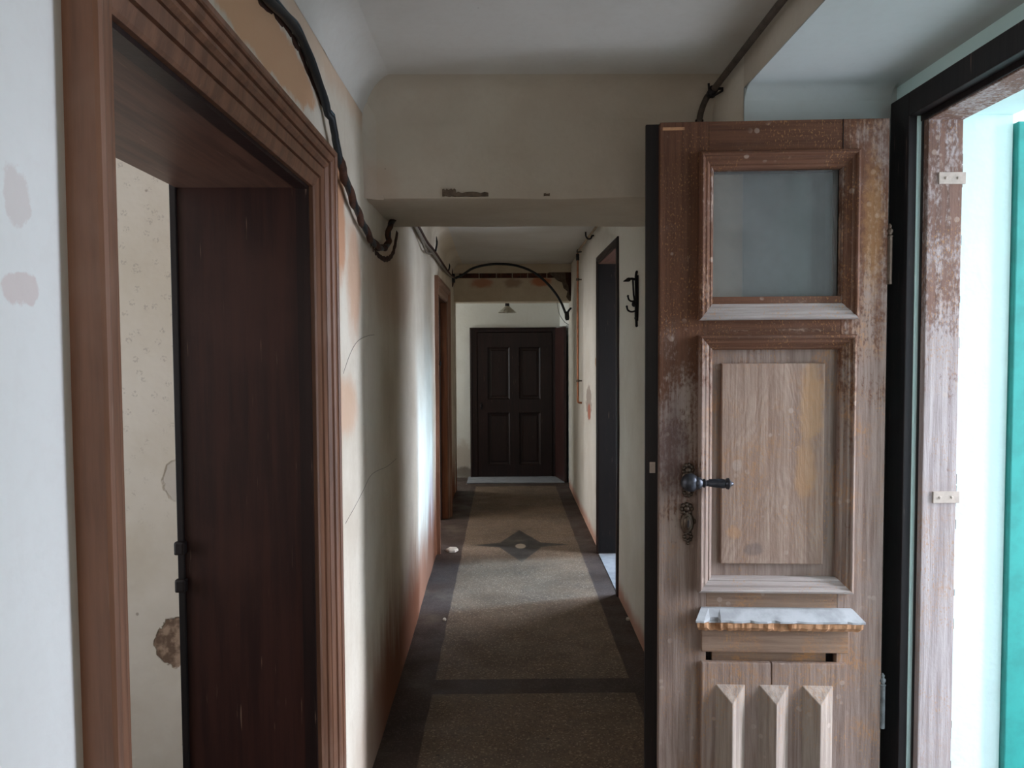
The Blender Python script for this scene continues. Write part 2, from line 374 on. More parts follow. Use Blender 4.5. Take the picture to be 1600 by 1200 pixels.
M['raw'] = plain('bare rubble', (112, 98, 84), 0.95, 0, 0.6, 35, 0.8)
M['pave'] = plain('pale outdoor paving', (190, 188, 182), 0.9, 0, 0.2, 4, 0.1)
def brick_mat():
    n = NT('exposed brick'); P = n.geo
    f = n.noise(P, 22, 5, 0.7)
    c = n.mix(n.ramp(f, 0.35, 0.68), lin((98, 60, 46)), lin((66, 48, 40)))
    x = n.sep(P)[0]
    j = n.math('PINGPONG', n.math('ADD', x, 0.03), 0.11)
    c = n.mix(n.ramp(j, 0.0, 0.010, 0.6, 0), c, lin((112, 94, 80)))
    return n.bsdf(c, 0.95, 0, f, 0.8, 0.01, spec=0.1)
M['brick'] = brick_mat()
def glass_mat():
    n = NT('dusty pane glass')
    tr = n.N.new('ShaderNodeBsdfTransparent'); tr.inputs[0].default_value = (0.86, 0.9, 0.91, 1)
    gl = n.N.new('ShaderNodeBsdfGlossy'); gl.inputs['Roughness'].default_value = 0.03
    df = n.N.new('ShaderNodeBsdfDiffuse'); df.inputs[0].default_value = lin((190, 192, 192))
    fr = n.N.new('ShaderNodeFresnel'); fr.inputs[0].default_value = 1.5
    m = n.N.new('ShaderNodeMixShader'); n.L.new(fr.outputs[0], m.inputs[0]); n.L.new(tr.outputs[0], m.inputs[1]); n.L.new(gl.outputs[0], m.inputs[2])
    m2 = n.N.new('ShaderNodeMixShader')
    n.put(m2.inputs[0], n.math('MULTIPLY_ADD', n.ramp(n.noise(n.obj, 9, 5, 0.7), 0.3, 0.9), 0.10, 0.20))
    n.L.new(m.outputs[0], m2.inputs[1]); n.L.new(df.outputs[0], m2.inputs[2]); n.L.new(m2.outputs[0], n.out.inputs[0])
    return n.mat
M['glass'] = glass_mat()

# ------------------------------------------------------------------ room shell
XL, XR, ZC = -0.51, 0.775, 2.57
def wav(y, z):
    return 0.010 * mnoise.noise(Vector((y * 0.9, z * 1.1, 3.3))) + 0.004 * mnoise.noise(Vector((y * 3, z * 3, 9.1)))
def xl(y, z):
    d = wav(y, z)
    if y < 2.25: d *= 0.25
    return XL - 0.010 * max(y - 3.0, 0) + d
def xr(y, z):
    t = min(max((y - 2.9) / 0.8, 0), 1)
    return XR - 0.040 * t + 0.005 * max(y - 5, 0) + wav(y + 20, z) * (0.2 if y < 2.7 else 0.8)

def wall_grid(mb, fx, y0, y1, z0, z1, holes, step=0.07):
    ys = sorted({y0, y1} | {h[k] for h in holes for k in (0, 1)}); zs = sorted({z0, z1} | {h[k] for h in holes for k in (2, 3)})
    def sub(L):
        o = []
        for a, b in zip(L, L[1:]):
            n = max(1, int(round((b - a) / step)))
            o += [a + (b - a) * i / n for i in range(n)]
        return o + [L[-1]]
    Y, Z = sub(ys), sub(zs); V = {}
    def v(i, j):
        if (i, j) not in V: V[(i, j)] = mb.b.verts.new((fx(Y[i], Z[j]), Y[i], Z[j]))
        return V[(i, j)]
    for i in range(len(Y) - 1):
        for j in range(len(Z) - 1):
            cy, cz = (Y[i] + Y[i + 1]) / 2, (Z[j] + Z[j + 1]) / 2
            if any(h[0] < cy < h[1] and h[2] < cz < h[3] for h in holes): continue
            mb.b.faces.new((v(i, j), v(i + 1, j), v(i + 1, j + 1), v(i, j + 1)))

# floor, ceiling
mb = MB(); mb.box(-3.2, 2.6, -2.0, 9.9, -0.15, 0.0)
floor = struct(mb.build('floor', M['floor']), 'worn speckled terrazzo floor with dark border and grey star', 'floor')
mb = MB(); mb.box(-0.46, 0.72, 9.2, 9.66, 0.0, 0.012, 0.004)
struct(mb.build('trim_1', M['stone']), 'pale stone threshold strip before the far brown door', 'threshold')
mb = MB(); mb.box(-3.2, 2.6, -2.0, 9.9, ZC, ZC + 0.15)
struct(mb.build('ceiling', M['ceil']), 'off white distempered corridor ceiling', 'ceiling')

DA = (1.01, 2.05, 0.0, 2.036)      # near left doorway
DC = (6.12, 7.28, 0.0, 2.065)       # far left doorway
DB = (4.97, 5.97, 0.0, 2.27)       # right doorway
# left wall
mb = MB(); wall_grid(mb, xl, 0.93, 8.75, 0, 2.6, [DA, DC])
for (a, b, c, d) in ((0.93, DA[0], 0, 2.6), (DA[1], DC[0], 0, 2.6), (DC[1], 8.75, 0, 2.6), (DA[0], DA[1], DA[3], 2.6), (DC[0], DC[1], DC[3], 2.6)):
    mb.box(-0.84, -0.60, a, b, c, d)
mb.face([(-0.84, 8.75, 0), (-0.548, 8.75, 0), (-0.548, 8.75, 2.6), (-0.84, 8.75, 2.6)])
wl = struct(mb.build('wall_left', M['left'], smooth=40), 'uneven limewashed left corridor wall stained orange near the floor', 'wall')
mb = MB(); wall_grid(mb, lambda y, z: xl(y, z) + 0.010, -2.0, 0.93, 0, 2.6, []); mb.box(-0.84, -0.60, -2.0, 0.93, 0, 2.6)
struct(mb.build('wall_near', M['near'], smooth=40), 'white wall strip at the left edge beside the brown casing', 'wall')
# right wall with niche
NY0, NY1, NZ, NX = 0.7, 2.5, 2.44, 1.25
mb = MB(); wall_grid(mb, xr, NY1, 8.95, 0, 2.6, [DB])
for (a, b, c, d) in ((NY1 + 0.02, DB[0], 0, 2.6), (DB[1], 8.95, 0, 2.6), (DB[0], DB[1], DB[3], 2.6)):
    mb.box(XR + 0.03, NX, a, b, c, d)
wr = struct(mb.build('wall_right', M['wall'], smooth=40), 'limewashed right corridor wall with copper pipe and dark doorway', 'wall')
mb = MB(); wall_grid(mb, xr, -2.0, NY1, NZ, 2.6, [], 0.1); mb.box(XR + 0.015, NX + 0.3, -2.0, NY1, NZ + 0.012, 2.6)
mb.box(XR, NX + 0.3, -2.0, NY0, 0, NZ + 0.012)
struct(mb.build('wall_header', M['beam'], smooth=40), 'plaster header above the entrance niche carrying the thin pipe', 'wall')
mb = MB(); mb.box(XR + 0.004, NX + 0.02, NY0, NY1 + 0.01, NZ, NZ + 0.012); mb.box(XR + 0.002, NX + 0.02, NY1, NY1 + 0.02, 0, NZ)
nic = struct(mb.build('wall_niche', M['niche']), 'bluish white niche wall and ceiling behind the open door', 'wall')
# outer wall round the entrance
EY0, EY1, EZ = 1.52, 2.36, 2.30
mb = MB()
mb.box(NX + 0.02, 1.565, NY0, EY0, 0, 2.6); mb.box(NX + 0.02, 1.565, EY1 + 0.012, NY1 + 0.4, 0, 2.6); mb.box(NX + 0.02, 1.565, EY0, EY1 + 0.012, EZ + 0.015, 2.6)
struct(mb.build('wall_outer', M['mason']), 'thick whitewashed outer wall reveal at the entrance', 'wall')
# closing walls
mb = MB(); mb.box(-0.9, 1.6, -2.1, -2.0, 0, 2.6)
struct(mb.build('wall_behind', M['wall']), 'plain wall closing the hall opposite the corridor', 'wall')
mb = MB(); mb.box(-2.6, 1.0, 9.66, 9.8, 0, 2.6)
mb.face([(0.70, 9.66, 1.9), (XR, 9.2, 1.9), (XR, 9.2, 2.6), (0.70, 9.66, 2.6)])
mb.box(XR, XR + 0.1, 8.9, 9.8, 0, 2.6)
struct(mb.build('wall_far', M['far']), 'white end wall of the corridor round the brown door', 'wall')
# side rooms
mb = MB()
mb.box(-2.6, -0.62, 2.60, 2.72, 0, 2.6)
struct(mb.build('wall_wallpaper', M['paper']), 'beige sprigged wallpaper wall with fallen plaster inside the left room', 'wall')
mb = MB()
mb.box(-2.7, -2.6, -0.2, 0.7, 0, 2.6); mb.box(-2.7, -2.6, 1.9, 2.72, 0, 2.6); mb.box(-2.7, -2.6, 0.7, 1.9, 0, 0.8); mb.box(-2.7, -2.6, 0.7, 1.9, 2.3, 2.6)
mb.box(-2.7, -0.84, -0.3, -0.2, 0, 2.6)
struct(mb.build('wall_west', M['wall']), 'outer wall of the left room', 'wall')
mb = MB()
mb.box(-3.1, -3.0, 4.9, 5.5, 0, 2.6); mb.box(-3.1, -3.0, 7.4, 9.8, 0, 2.6); mb.box(-3.1, -3.0, 5.5, 7.4, 0, 0.8); mb.box(-3.1, -3.0, 5.5, 7.4, 2.4, 2.6)
mb.box(-3.1, -0.84, 4.8, 4.9, 0, 2.6); mb.box(-3.1, -0.56, 8.62, 8.75, 0, 2.6)
struct(mb.build('wall_northwest', M['wall']), 'walls of the room beyond the far left doorway', 'wall')
mb = MB()
mb.box(2.2, 2.3, 4.4, 5.0, 0, 2.6); mb.box(2.2, 2.3, 6.5, 7.2, 0, 2.6); mb.box(2.2, 2.3, 5.0, 6.5, 0, 0.8); mb.box(2.2, 2.3, 5.0, 6.5, 2.3, 2.6)
mb.box(NX, 2.3, 4.3, 4.4, 0, 2.6); mb.box(NX, 2.3, 7.2, 7.3, 0, 2.6)
struct(mb.build('wall_east', M['wall']), 'walls of the small lit room behind the right doorway', 'wall')

# crossing beams
mb = MB()
prof = [(2.87, 2.62), (2.87, 2.188), (2.88, 2.166), (2.905, 2.160), (3.3, 2.172), (3.66, 2.186), (3.69, 2.195), (3.70, 2.22), (3.70, 2.62)]
NB = 28
L = []
for i in range(NB + 1):
    x = -0.56 + (XR + 0.1 + 0.56) * i / NB
    L.append([(x, y + 0.006 * mnoise.noise(Vector((x * 3, z * 2, 5))), z + 0.006 * mnoise.noise(Vector((x * 2.5, y * 2, 1)))) for y, z in prof])
mb.loops(L, closed=True, cap=True)
bm1 = struct(mb.build('ceiling_beam', M['beam'], smooth=50), 'deep plastered beam across the corridor with chipped lower edge', 'beam')
def shard(name, pts, axis, a0, a1, mat, parent):
    m = MB(); m.prism(pts, axis, a0, a1); return m.build(name, mat, parent)
def ragged(x0, x1, z0, z1, n=9, j=0.4):
    top = [(x0 + (x1 - x0) * i / n, z1 - (z1 - z0) * random.random() * j) for i in range(n + 1)]
    bot = [(x0 + (x1 - x0) * i / n, z0 + (z1 - z0) * random.random() * j * 0.3) for i in range(n, -1, -1)]
    return top + bot
shard('chipped_plaster', ragged(-0.225, -0.175, 2.170, 2.200), 'y', 2.862, 2.90, M['raw'], bm1)
shard('chipped_plaster', ragged(-0.18, -0.055, 2.170, 2.188), 'y', 2.864, 2.90, M['raw'], bm1)
shard('chipped_plaster', ragged(0.15, 0.172, 2.172, 2.182, 4), 'y', 2.864, 2.90, M['raw'], bm1)

mb = MB(); mb.box(-0.9, XR + 0.05, 8.65, 8.95, 2.47, 2.6); mb.box(-0.9, XR + 0.05, 8.65, 8.95, 2.15, 2.415, 0.006); mb.box(-0.9, XR + 0.05, 8.70, 8.95, 2.41, 2.475)
bm2 = struct(mb.build('ceiling_beam', M['beam2']), 'far plaster beam with a strip of exposed brick', 'beam')
mb = MB()
x = -0.50
while x < 0.62:
    w = random.uniform(0.17, 0.23); mb.box(x, min(x + w - 0.012, 0.63), 8.662 + random.uniform(0, 0.012), 8.71, 2.417, 2.468, 0.004); x += w
mb.build('exposed_brick', M['brick'], bm2)
pts = [(0.50, 2.475), (0.775, 2.475), (0.775, 2.17), (0.735, 2.15), (0.70, 2.20), (0.715, 2.26), (0.67, 2.30), (0.655, 2.36), (0.60, 2.385), (0.55, 2.43)]
shard('broken_plaster', pts, 'y', 8.642, 8.66, M['raw'], bm2)
pts = [(0.69, 2.47), (0.775, 2.47), (0.775, 2.20), (0.735, 2.22), (0.725, 2.32), (0.70, 2.37)]
shard('hollow', pts, 'y', 8.634, 8.65, M['gouge'], bm2)

# rounded plaster coves (concave fillets)
def cove(mb, path, r, inx, seg=8):
    """path: function t -> (wall x or y). inx: 'x+' fillet between a wall at x and the ceiling, opening to +x."""
    for (a, b) in path:
        L = []
        for p in (a, b):
            ring = []
            for k in range(seg + 1):
                t = PI / 2 * k / seg
                o, d = r * (1 - math.sin(t)), r * (1 - math.cos(t))      # distance from wall, drop
                # k=0: at wall, r below the ceiling ; k=seg: on the ceiling, r off the wall
                off, drop = r * (1 - math.cos(t)), r * (1 - math.sin(t))
                ring.append((p[0] + off * inx[0], p[1] + off * inx[1], p[2] - drop))
            L.append(ring)
        mb.loops(L, closed=False)
mb = MB(); P = [(xl(y, 2.5) + 0.001, y, ZC) for y in [0.93 + 0.0776 * i for i in range(26)]]
cove(mb, list(zip(P, P[1:])), 0.11, (1, 0))
struct(mb.build('trim_2', M['ceil'], smooth=60), 'rounded plaster cove over the near left doorway', 'cove')
mb = MB(); cove(mb, [((-0.56, 2.869, ZC), (XR, 2.869, ZC))], 0.13, (0, -1))
struct(mb.build('trim_3', M['beam'], smooth=60), 'rounded plaster cove between ceiling and beam', 'cove')
mb = MB(); P = [(xl(y, 2.5) + 0.001, y, ZC) for y in [3.70 + 0.1 * i for i in range(51)]]
cove(mb, list(zip(P, P[1:])), 0.10, (1, 0))
struct(mb.build('trim_4', M['left'], smooth=60), 'rounded cove along the left of the corridor ceiling', 'cove')
mb = MB(); cove(mb, [((XR + 0.004, NY1 + 0.001, NZ), (NX, NY1 + 0.001, NZ))], 0.05, (0, -1))
struct(mb.build('trim_5', M['niche'], smooth=60), 'rounded edge where niche ceiling meets niche wall', 'cove')

mb = MB(); L = []
for z in [2.16 + 0.04 * i for i in range(11)]:
    ring = []
    for k in range(9):
        t = PI / 2 * k / 8; r = 0.07
        ring.append((xl(2.8, z) - 0.004 + r * (1 - math.cos(t)), 2.873 - r * (1 - math.sin(t)), z))
    L.append(ring)
mb.loops(L, closed=False)
struct(mb.build('trim_6', M['beam'], smooth=60), 'rounded inside corner between left wall and beam face', 'cove')
# hairline cracks in the left wall
def crack(pts, parent, r=0.0007, mat='pipepaint'):
    m = MB(); m.tube(catmull(pts, 4), r, 5); return m.build('crack', M[mat], parent)
crack([at(x, y, X=XL + 0.004) for x, y in ((537, 818), (553, 790), (566, 765), (580, 740), (604, 728), (618, 716))], wl)
crack([at(x, y, X=XL + 0.004) for x, y in ((537, 582), (548, 552), (560, 532), (575, 524), (586, 522))], wl)

# ------------------------------------------------------------------ doorways
def casing(mb, Xw, sx, y0, y1, z1, prof):
    """three-sided moulded casing round an opening y0..y1, top z1, on a wall at x=Xw, projecting sx*h; prof = (distance out from opening, height)"""
    L = []
    for d, h in prof:
        x = Xw + sx * h
        L.append([(x, y0 - d, 0.0), (x, y0 - d, z1 + d), (x, y1 + d, z1 + d), (x, y1 + d, 0.0)])
    mb.loops(L, closed=False)
W = 0.118
PROF = [(W, -0.03), (W, 0.046), (W - 0.004, 0.050), (W - 0.014, 0.050), (W - 0.017, 0.047), (W - 0.0175, 0.041), (W - 0.021, 0.041), (W - 0.0215, 0.045),
        (W - 0.030, 0.043), (W - 0.036, 0.038), (W - 0.0365, 0.030), (W - 0.041, 0.030), (W - 0.0415, 0.034), (W - 0.048, 0.034), (W - 0.055, 0.026), (W - 0.0555, 0.020),
        (W - 0.060, 0.020), (W - 0.0605, 0.025), (W - 0.086, 0.022), (W - 0.0865, 0.014), (W - 0.091, 0.014), (W - 0.0915, 0.018), (0.006, 0.012), (0.0, 0.008), (0.0, -0.03)]
d2 = empty('door_2', (XL, 1.5, 0)); struct(d2, 'near left doorway with moulded brown casing and dark panelled reveal', 'doorway')
def under(o, root):
    o.parent = root; o.matrix_parent_inverse = root.matrix_basis.inverted(); return o
def child(mb, name, mat, root, smooth=None):
    o = mb.build(name, mat, None, smooth); o.parent = root
    off = Matrix.Translation(-Vector(root.location)); o.data.transform(off); return o
mb = MB(); casing(mb, XL, 1, DA[0], DA[1], DA[3], PROF); child(mb, 'casing', M['casing'], d2)
mb = MB(); mb.box(-0.86, XL - 0.006, DA[1] - 0.004, DA[1] + 0.03, 0, DA[3] + 0.02, 0.002); lin_far = child(mb, 'lining', M['lining'], d2)
mb = MB(); mb.box(-0.86, XL - 0.006, DA[0] - 0.03, DA[0] + 0.002, 0, DA[3] + 0.02, 0.002); child(mb, 'lining', M['lining'], d2)
mb = MB(); mb.box(-0.86, XL - 0.006, DA[0], DA[1], DA[3] - 0.004, DA[3] + 0.03, 0.002); child(mb, 'soffit_board', M['soffit'], d2)
mb = MB(); mb.box(-0.545, XL - 0.002, DA[1] - 0.009, DA[1] + 0.01, 0, DA[3]); mb.box(-0.545, XL - 0.002, DA[0], DA[1], DA[3] - 0.009, DA[3] + 0.01); child(mb, 'stop_bead', M['dark'], d2)
mb = MB(); mb.box(-0.875, -0.858, DA[1] - 0.012, DA[1] + 0.03, 0, DA[3] + 0.02, 0.002); child(mb, 'back_strip', M['black'], d2)
for z in (at(293, 853, Y=2.05).z, at(293, 912, Y=2.05).z):
    mb = MB(); mb.box(-0.880, -0.852, DA[1] - 0.026, DA[1], z - 0.018, z + 0.018, 0.006); child(mb, 'hinge_leaf', M['black'], d2)

d3 = empty('door_3', (XL, 6.7, 0)); struct(d3, 'far left doorway with brown casing past the beam', 'doorway')
XC = XL - 0.034
PC = [(0.125, -0.05), (0.125, 0.032), (0.10, 0.034), (0.09, 0.026), (0.07, 0.024), (0.06, 0.015), (0.02, 0.014), (0.0, 0.008), (0.0, -0.05)]
mb = MB(); casing(mb, XC, 1, DC[0], DC[1], DC[3], PC); child(mb, 'casing', M['casing'], d3)
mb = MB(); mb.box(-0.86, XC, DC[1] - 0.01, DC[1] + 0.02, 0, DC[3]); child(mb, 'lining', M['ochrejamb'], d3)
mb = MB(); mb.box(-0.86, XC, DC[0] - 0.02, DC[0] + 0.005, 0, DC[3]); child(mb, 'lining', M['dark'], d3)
mb = MB(); mb.box(-0.86, XC, DC[0], DC[1], DC[3] - 0.01, DC[3] + 0.02); child(mb, 'soffit_board', M['soffit'], d3)
mb = MB(); mb.tube([(XC + 0.03, 6.02, 1.50), (XC + 0.045, 6.0, 1.49), (XC + 0.048, 5.99, 1.52)], 0.007, 8); child(mb, 'catch', M['iron'], d3)
# frame with stop inside it
mb = MB(); mb.box(-0.66, -0.60, DC[1] - 0.06, DC[1], 0, DC[3] - 0.05); mb.box(-0.66, -0.60, DC[0], DC[1], DC[3] - 0.09, DC[3]); child(mb, 'stop_bead', M['dark'], d3)

d4 = empty('door_4', (0.737, 5.47, 0)); struct(d4, 'dark doorway in the right corridor wall with deep black lining', 'doorway')
PB = [(0.055, -0.03), (0.055, 0.012), (0.045, 0.018), (0.02, 0.018), (0.012, 0.008), (0.0, 0.008), (0.0, -0.03)]
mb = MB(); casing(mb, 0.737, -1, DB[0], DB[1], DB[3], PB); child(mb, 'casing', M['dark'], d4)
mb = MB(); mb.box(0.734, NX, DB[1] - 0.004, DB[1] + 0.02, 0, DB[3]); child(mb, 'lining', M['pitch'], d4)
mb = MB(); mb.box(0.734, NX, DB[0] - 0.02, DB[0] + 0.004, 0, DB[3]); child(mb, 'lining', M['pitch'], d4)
mb = MB(); mb.box(0.734, NX, DB[0], DB[1], DB[3] - 0.004, DB[3] + 0.02); child(mb, 'soffit_board', M['soffit'], d4)
mb = MB(); mb.box(0.734, NX, DB[0], DB[1], 0.0, 0.004); child(mb, 'threshold', M['stone'], d4)

# far closed door
FY = 9.66
d5 = empty('door_5', (0.12, FY, 0)); struct(d5, 'closed four panel dark brown door at the end of the corridor', 'door')
x0, x1, zt = -0.43, 0.655, 1.89
mb = MB()
L = []
for d, h in [(0.0, 0.0), (0.0, 0.035), (0.018, 0.04), (0.03, 0.03), (0.085, 0.026), (0.10, 0.018), (0.105, 0.0)]:
    L.append([(x0 + d, FY - h, 0), (x0 + d, FY - h, zt - d * 0.62), (x1 - d * 0.55, FY - h, zt - d * 0.62), (x1 - d * 0.55, FY - h, 0)])
mb.loops(L, closed=False); child(mb, 'door_frame', M['dark'], d5)
lx0, lx1, lz = -0.33, 0.60, 1.825
panels = [(-0.215, 0.072, 0.98, 1.65), (0.175, 0.452, 0.98, 1.65), (-0.195, 0.088, 0.16, 0.83), (0.19, 0.462, 0.16, 0.83)]
panels = [(-0.215, 0.075, 0.985, 1.65), (0.18, 0.46, 0.985, 1.65), (-0.215, 0.075, 0.155, 0.83), (0.18, 0.46, 0.155, 0.83)]
mb = MB()
xs = [lx0, -0.215, 0.075, 0.18, 0.46, lx1]; zs = [0.015, 0.155, 0.83, 0.985, 1.65, lz]
for i in range(5):
    for j in range(5):
        if i in (1, 3) and j in (1, 3): continue
        mb.box(xs[i], xs[i + 1], FY - 0.03, FY + 0.01, zs[j], zs[j + 1])
bmesh.ops.remove_doubles(mb.b, verts=mb.b.verts[:], dist=1e-5)
child(mb, 'door_leaf', M['dark'], d5)
for (a, b, c, e) in panels:
    mb = MB(); L = []
    for d, h in [(0.0, 0.031), (0.006, 0.031), (0.010, 0.022), (0.022, 0.014), (0.04, 0.012), (0.055, 0.018)]:
        L.append([(a + d, FY - h, c + d), (b - d, FY - h, c + d), (b - d, FY - h, e - d), (a + d, FY - h, e - d)])
    mb.loops(L); mb.face(L[-1]); child(mb, 'door_panel', M['dark'], d5)
mb = MB(); mb.box(lx0 + 0.03, lx0 + 0.055, FY - 0.036, FY - 0.028, 0.86, 0.95, 0.003); mb.lathe([(0.006, 0), (0.006, 0.035), (0.016, 0.04), (0.018, 0.05), (0.012, 0.06)], (lx0 + 0.042, FY - 0.034, 0.92), (0, -1, 0), 10)
child(mb, 'door_knob', M['iron'], d5)
# narrow splayed panel right of it
d6 = empty('door_6', (0.72, 9.45, 0)); struct(d6, 'narrow splayed brown panel standing right of the end door', 'door')
A, B = Vector((0.668, 9.63, 0)), Vector((0.748, 9.24, 0)); t = (B - A).normalized(); nn = Vector((-t.y, t.x, 0)) * (-1)
def splay(u0, u1, h0, h1, z0, z1):
    m = MB(); vs = []
    for z in (z0, z1):
        for u, h in ((u0, h0), (u1, h0), (u1, h1), (u0, h1)): 
            p = A + t * u - nn * 0 + Vector((t.y, -t.x, 0)) * h; vs.append((p.x, p.y, z))
    m.loops([vs[:4], vs[4:]], cap=True); return m
W6 = (B - A).length
child(splay(0.0, W6, 0.0, 0.03, 0.012, 1.88), 'door_leaf', M['lining'], d6)
for z0, z1 in ((0.1, 0.85), (1.0, 1.78)):
    child(splay(0.09, W6 - 0.07, -0.008, 0.002, z0, z1), 'door_panel', M['lining'], d6)
for z in (1.66, 1.13, 0.35):
    child(splay(0.10, 0.20, -0.018, 0.0, z - 0.012, z + 0.012), 'hinge_strap', M['hinge'], d6)

# ------------------------------------------------------------------ entrance frame (right)
d1 = empty('door_1', (NX, 2.0, 0)); struct(d1, 'dark entrance frame with weathered jamb in the right wall', 'doorway')
# inner dark frame: stiles and head with rebate
def frame_piece(y0, y1, z0, z1):
    m = MB(); m.box(NX - 0.005, NX + 0.035, y0, y1, z0, z1, 0.003); return m
mb = frame_piece(EY1 + 0.015, NY1 - 0.012, 0, 2.385); child(mb, 'frame_stile', M['black'], d1)
mb = MB(); mb.box(NX + 0.033, NX + 0.06, EY1 + 0.002, EY1 + 0.07, 0, 2.34, 0.004); child(mb, 'frame_rebate', M['black'], d1)
mb = MB(); mb.tube([(NX + 0.004, EY1 + 0.028, 0), (NX + 0.004, EY1 + 0.028, 2.325)], 0.006, 8); child(mb, 'frame_bead', M['hinge'], d1)
mb = frame_piece(EY0 - 0.13, EY0 - 0.005, 0, 2.385); child(mb, 'frame_stile', M['black'], d1)
mb = MB(); mb.box(NX - 0.005, NX + 0.035, EY0 - 0.005, EY1 + 0.015, 2.312, 2.385, 0.003); mb.box(NX + 0.03, NX + 0.06, EY0, EY1 + 0.015, 2.295, 2.34, 0.003); child(mb, 'frame_head', M['black'], d1)
# brown weathered jamb boards
mb = MB(); mb.box(NX + 0.036, 1.392, EY1 - 0.022, EY1 + 0.010, 0, 2.298, 0.003); child(mb, 'jamb_board', M['w_jamb'], d1)
mb = MB(); mb.box(NX + 0.036, 1.392, EY0 - 0.010, EY0 + 0.022, 0, 2.298, 0.003); child(mb, 'jamb_board', M['w_jamb'], d1)
mb = MB(); mb.box(NX + 0.036, 1.392, EY0, EY1, 2.29, 2.312, 0.003); child(mb, 'head_board', M['w_jamb'], d1)
for z in (2.115, 1.142):
    mb = MB(); mb.box(1.318, 1.40, EY1 - 0.027, EY1 - 0.021, z - 0.018, z + 0.018, 0.0015)
    mb.ball((1.338, EY1 - 0.027, z), 0.005, 1); mb.ball((1.375, EY1 - 0.027, z), 0.005, 1); child(mb, 'fixing_plate', M['plate'], d1)
# ragged crack where boards meet masonry
mb = MB(); n = 60
for i in range(n):
    z = 0.2 + 2.1 * i / n; w = random.uniform(0.0015, 0.006)
    mb.box(1.391, 1.393 + w, EY1 - 0.012, EY1 + 0.011, z, z + 2.1 / n * random.uniform(0.5, 1.0))
child(mb, 'joint_gap', M['gouge'], d1)
mb = MB(); mb.box(NX + 0.0, 1.565, EY0, EY1, 0.0, 0.02); child(mb, 'sill_stone', M['stone'], d1)

# turquoise outdoor shutter
sh = empty('shutter', (1.58, 2.372, 0)); tag(sh, 'turquoise green outdoor shutter leaf standing open at the right edge', 'shutter')
mb = MB(); mb.box(1.5685, 1.66, 2.352, 2.392, 0.05, 2.29, 0.004); child(mb, 'stile', M['green'], sh)
mb = MB(); mb.box(2.05, 2.13, 2.352, 2.392, 0.05, 2.29, 0.004); child(mb, 'stile', M['green'], sh)
for z0, z1 in ((0.05, 0.2), (1.1, 1.2), (2.19, 2.29)):
    mb = MB(); mb.box(1.66, 2.05, 2.354, 2.390, z0, z1, 0.003); child(mb, 'rail', M['green'], sh)
mb = MB()
for z0, z1 in ((0.2, 1.1), (1.2, 2.19)):
    z = z0
    while z < z1 - 0.01:
        mb.prism([(2.360, z), (2.366, z), (2.386, z + 0.045), (2.380, z + 0.045)], 'x', 1.655, 2.055); z += 0.05
child(mb, 'louvre_slats', M['green'], sh)

# ------------------------------------------------------------------ the open entrance leaf
LP = Vector((0.490, 2.42, 0)); RZ = math.atan2(-0.04, 0.696)
leaf = empty('entrance_door', LP, RZ)
tag(leaf, 'weathered brown panelled entrance door standing open with one glazed pane', 'door', None, 'thing')
def part(mb, name, mat, parent=leaf, smooth=None, label=None):
    o = mb.build(name, mat, parent, smooth)
    if label: o['label'] = label
    return o
ZT, ZB, WD = 2.308, 0.012, 0.700
part(MB().box(0, 0.150, 0, 0.034, ZB, ZT, 0.002), 'stile', M['w_stile'])
part(MB().box(0.560, WD, 0, 0.034, ZB, ZT, 0.002), 'stile', M['w_hinge'])
part(MB().box(0.150, 0.560, 0.0005, 0.034, 2.17, ZT, 0.0015), 'rail', M['w_rail'])
part(MB().box(0.150, 0.560, 0.0005, 0.034, 1.615, 1.765, 0.0015), 'rail', M['w_rail'])
part(MB().box(0.150, 0.560, 0.0005, 0.034, 0.660, 0.860, 0.0015), 'rail', M['w_rail'])
part(MB().box(0.150, 0.560, 0.0005, 0.034, ZB, 0.12, 0.0015), 'rail', M['w_rail'])
# wider inner layer whose edge shows as a dark lip
mb = MB(); y0, y1 = 0.033, 0.050
mb.box(-0.040, 0.165, y0, y1, ZB, ZT + 0.004, 0.002); mb.box(0.547, WD + 0.012, y0, y1, ZB, ZT + 0.004, 0.002)
mb.box(0.165, 0.547, y0, y1, 2.155, ZT + 0.004); mb.box(0.165, 0.547, y0, y1, ZB, 1.738)
part(mb, 'inner_board', M['black'], label='black painted inner layer with projecting edge')
part(MB().box(0.155, 0.555, 0.026, 0.030, 1.73, 2.16), 'glass_pane', M['glass'], label='dusty clear glass pane')
part(MB().box(-0.026, -0.008, 0.029, 0.034, 1.205, 1.240, 0.001), 'latch_plate', M['plate'])
# bolection mouldings
BOL = [(0.0, 0.001), (0.0, -0.020), (0.003, -0.026), (0.008, -0.028), (0.012, -0.026), (0.014, -0.020), (0.018, -0.018), (0.024, -0.018),
       (0.026, -0.014), (0.034, -0.006), (0.037, -0.007), (0.042, -0.004), (0.046, 0.004), (0.046, 0.028)]
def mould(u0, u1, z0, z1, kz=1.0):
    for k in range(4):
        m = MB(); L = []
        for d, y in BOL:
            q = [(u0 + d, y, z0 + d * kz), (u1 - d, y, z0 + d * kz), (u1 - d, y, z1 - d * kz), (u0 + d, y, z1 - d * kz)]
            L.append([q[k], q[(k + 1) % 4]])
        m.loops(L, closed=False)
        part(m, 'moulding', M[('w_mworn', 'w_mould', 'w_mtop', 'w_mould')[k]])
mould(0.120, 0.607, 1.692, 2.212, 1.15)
mould(0.120, 0.603, 0.832, 1.645, 1.0)
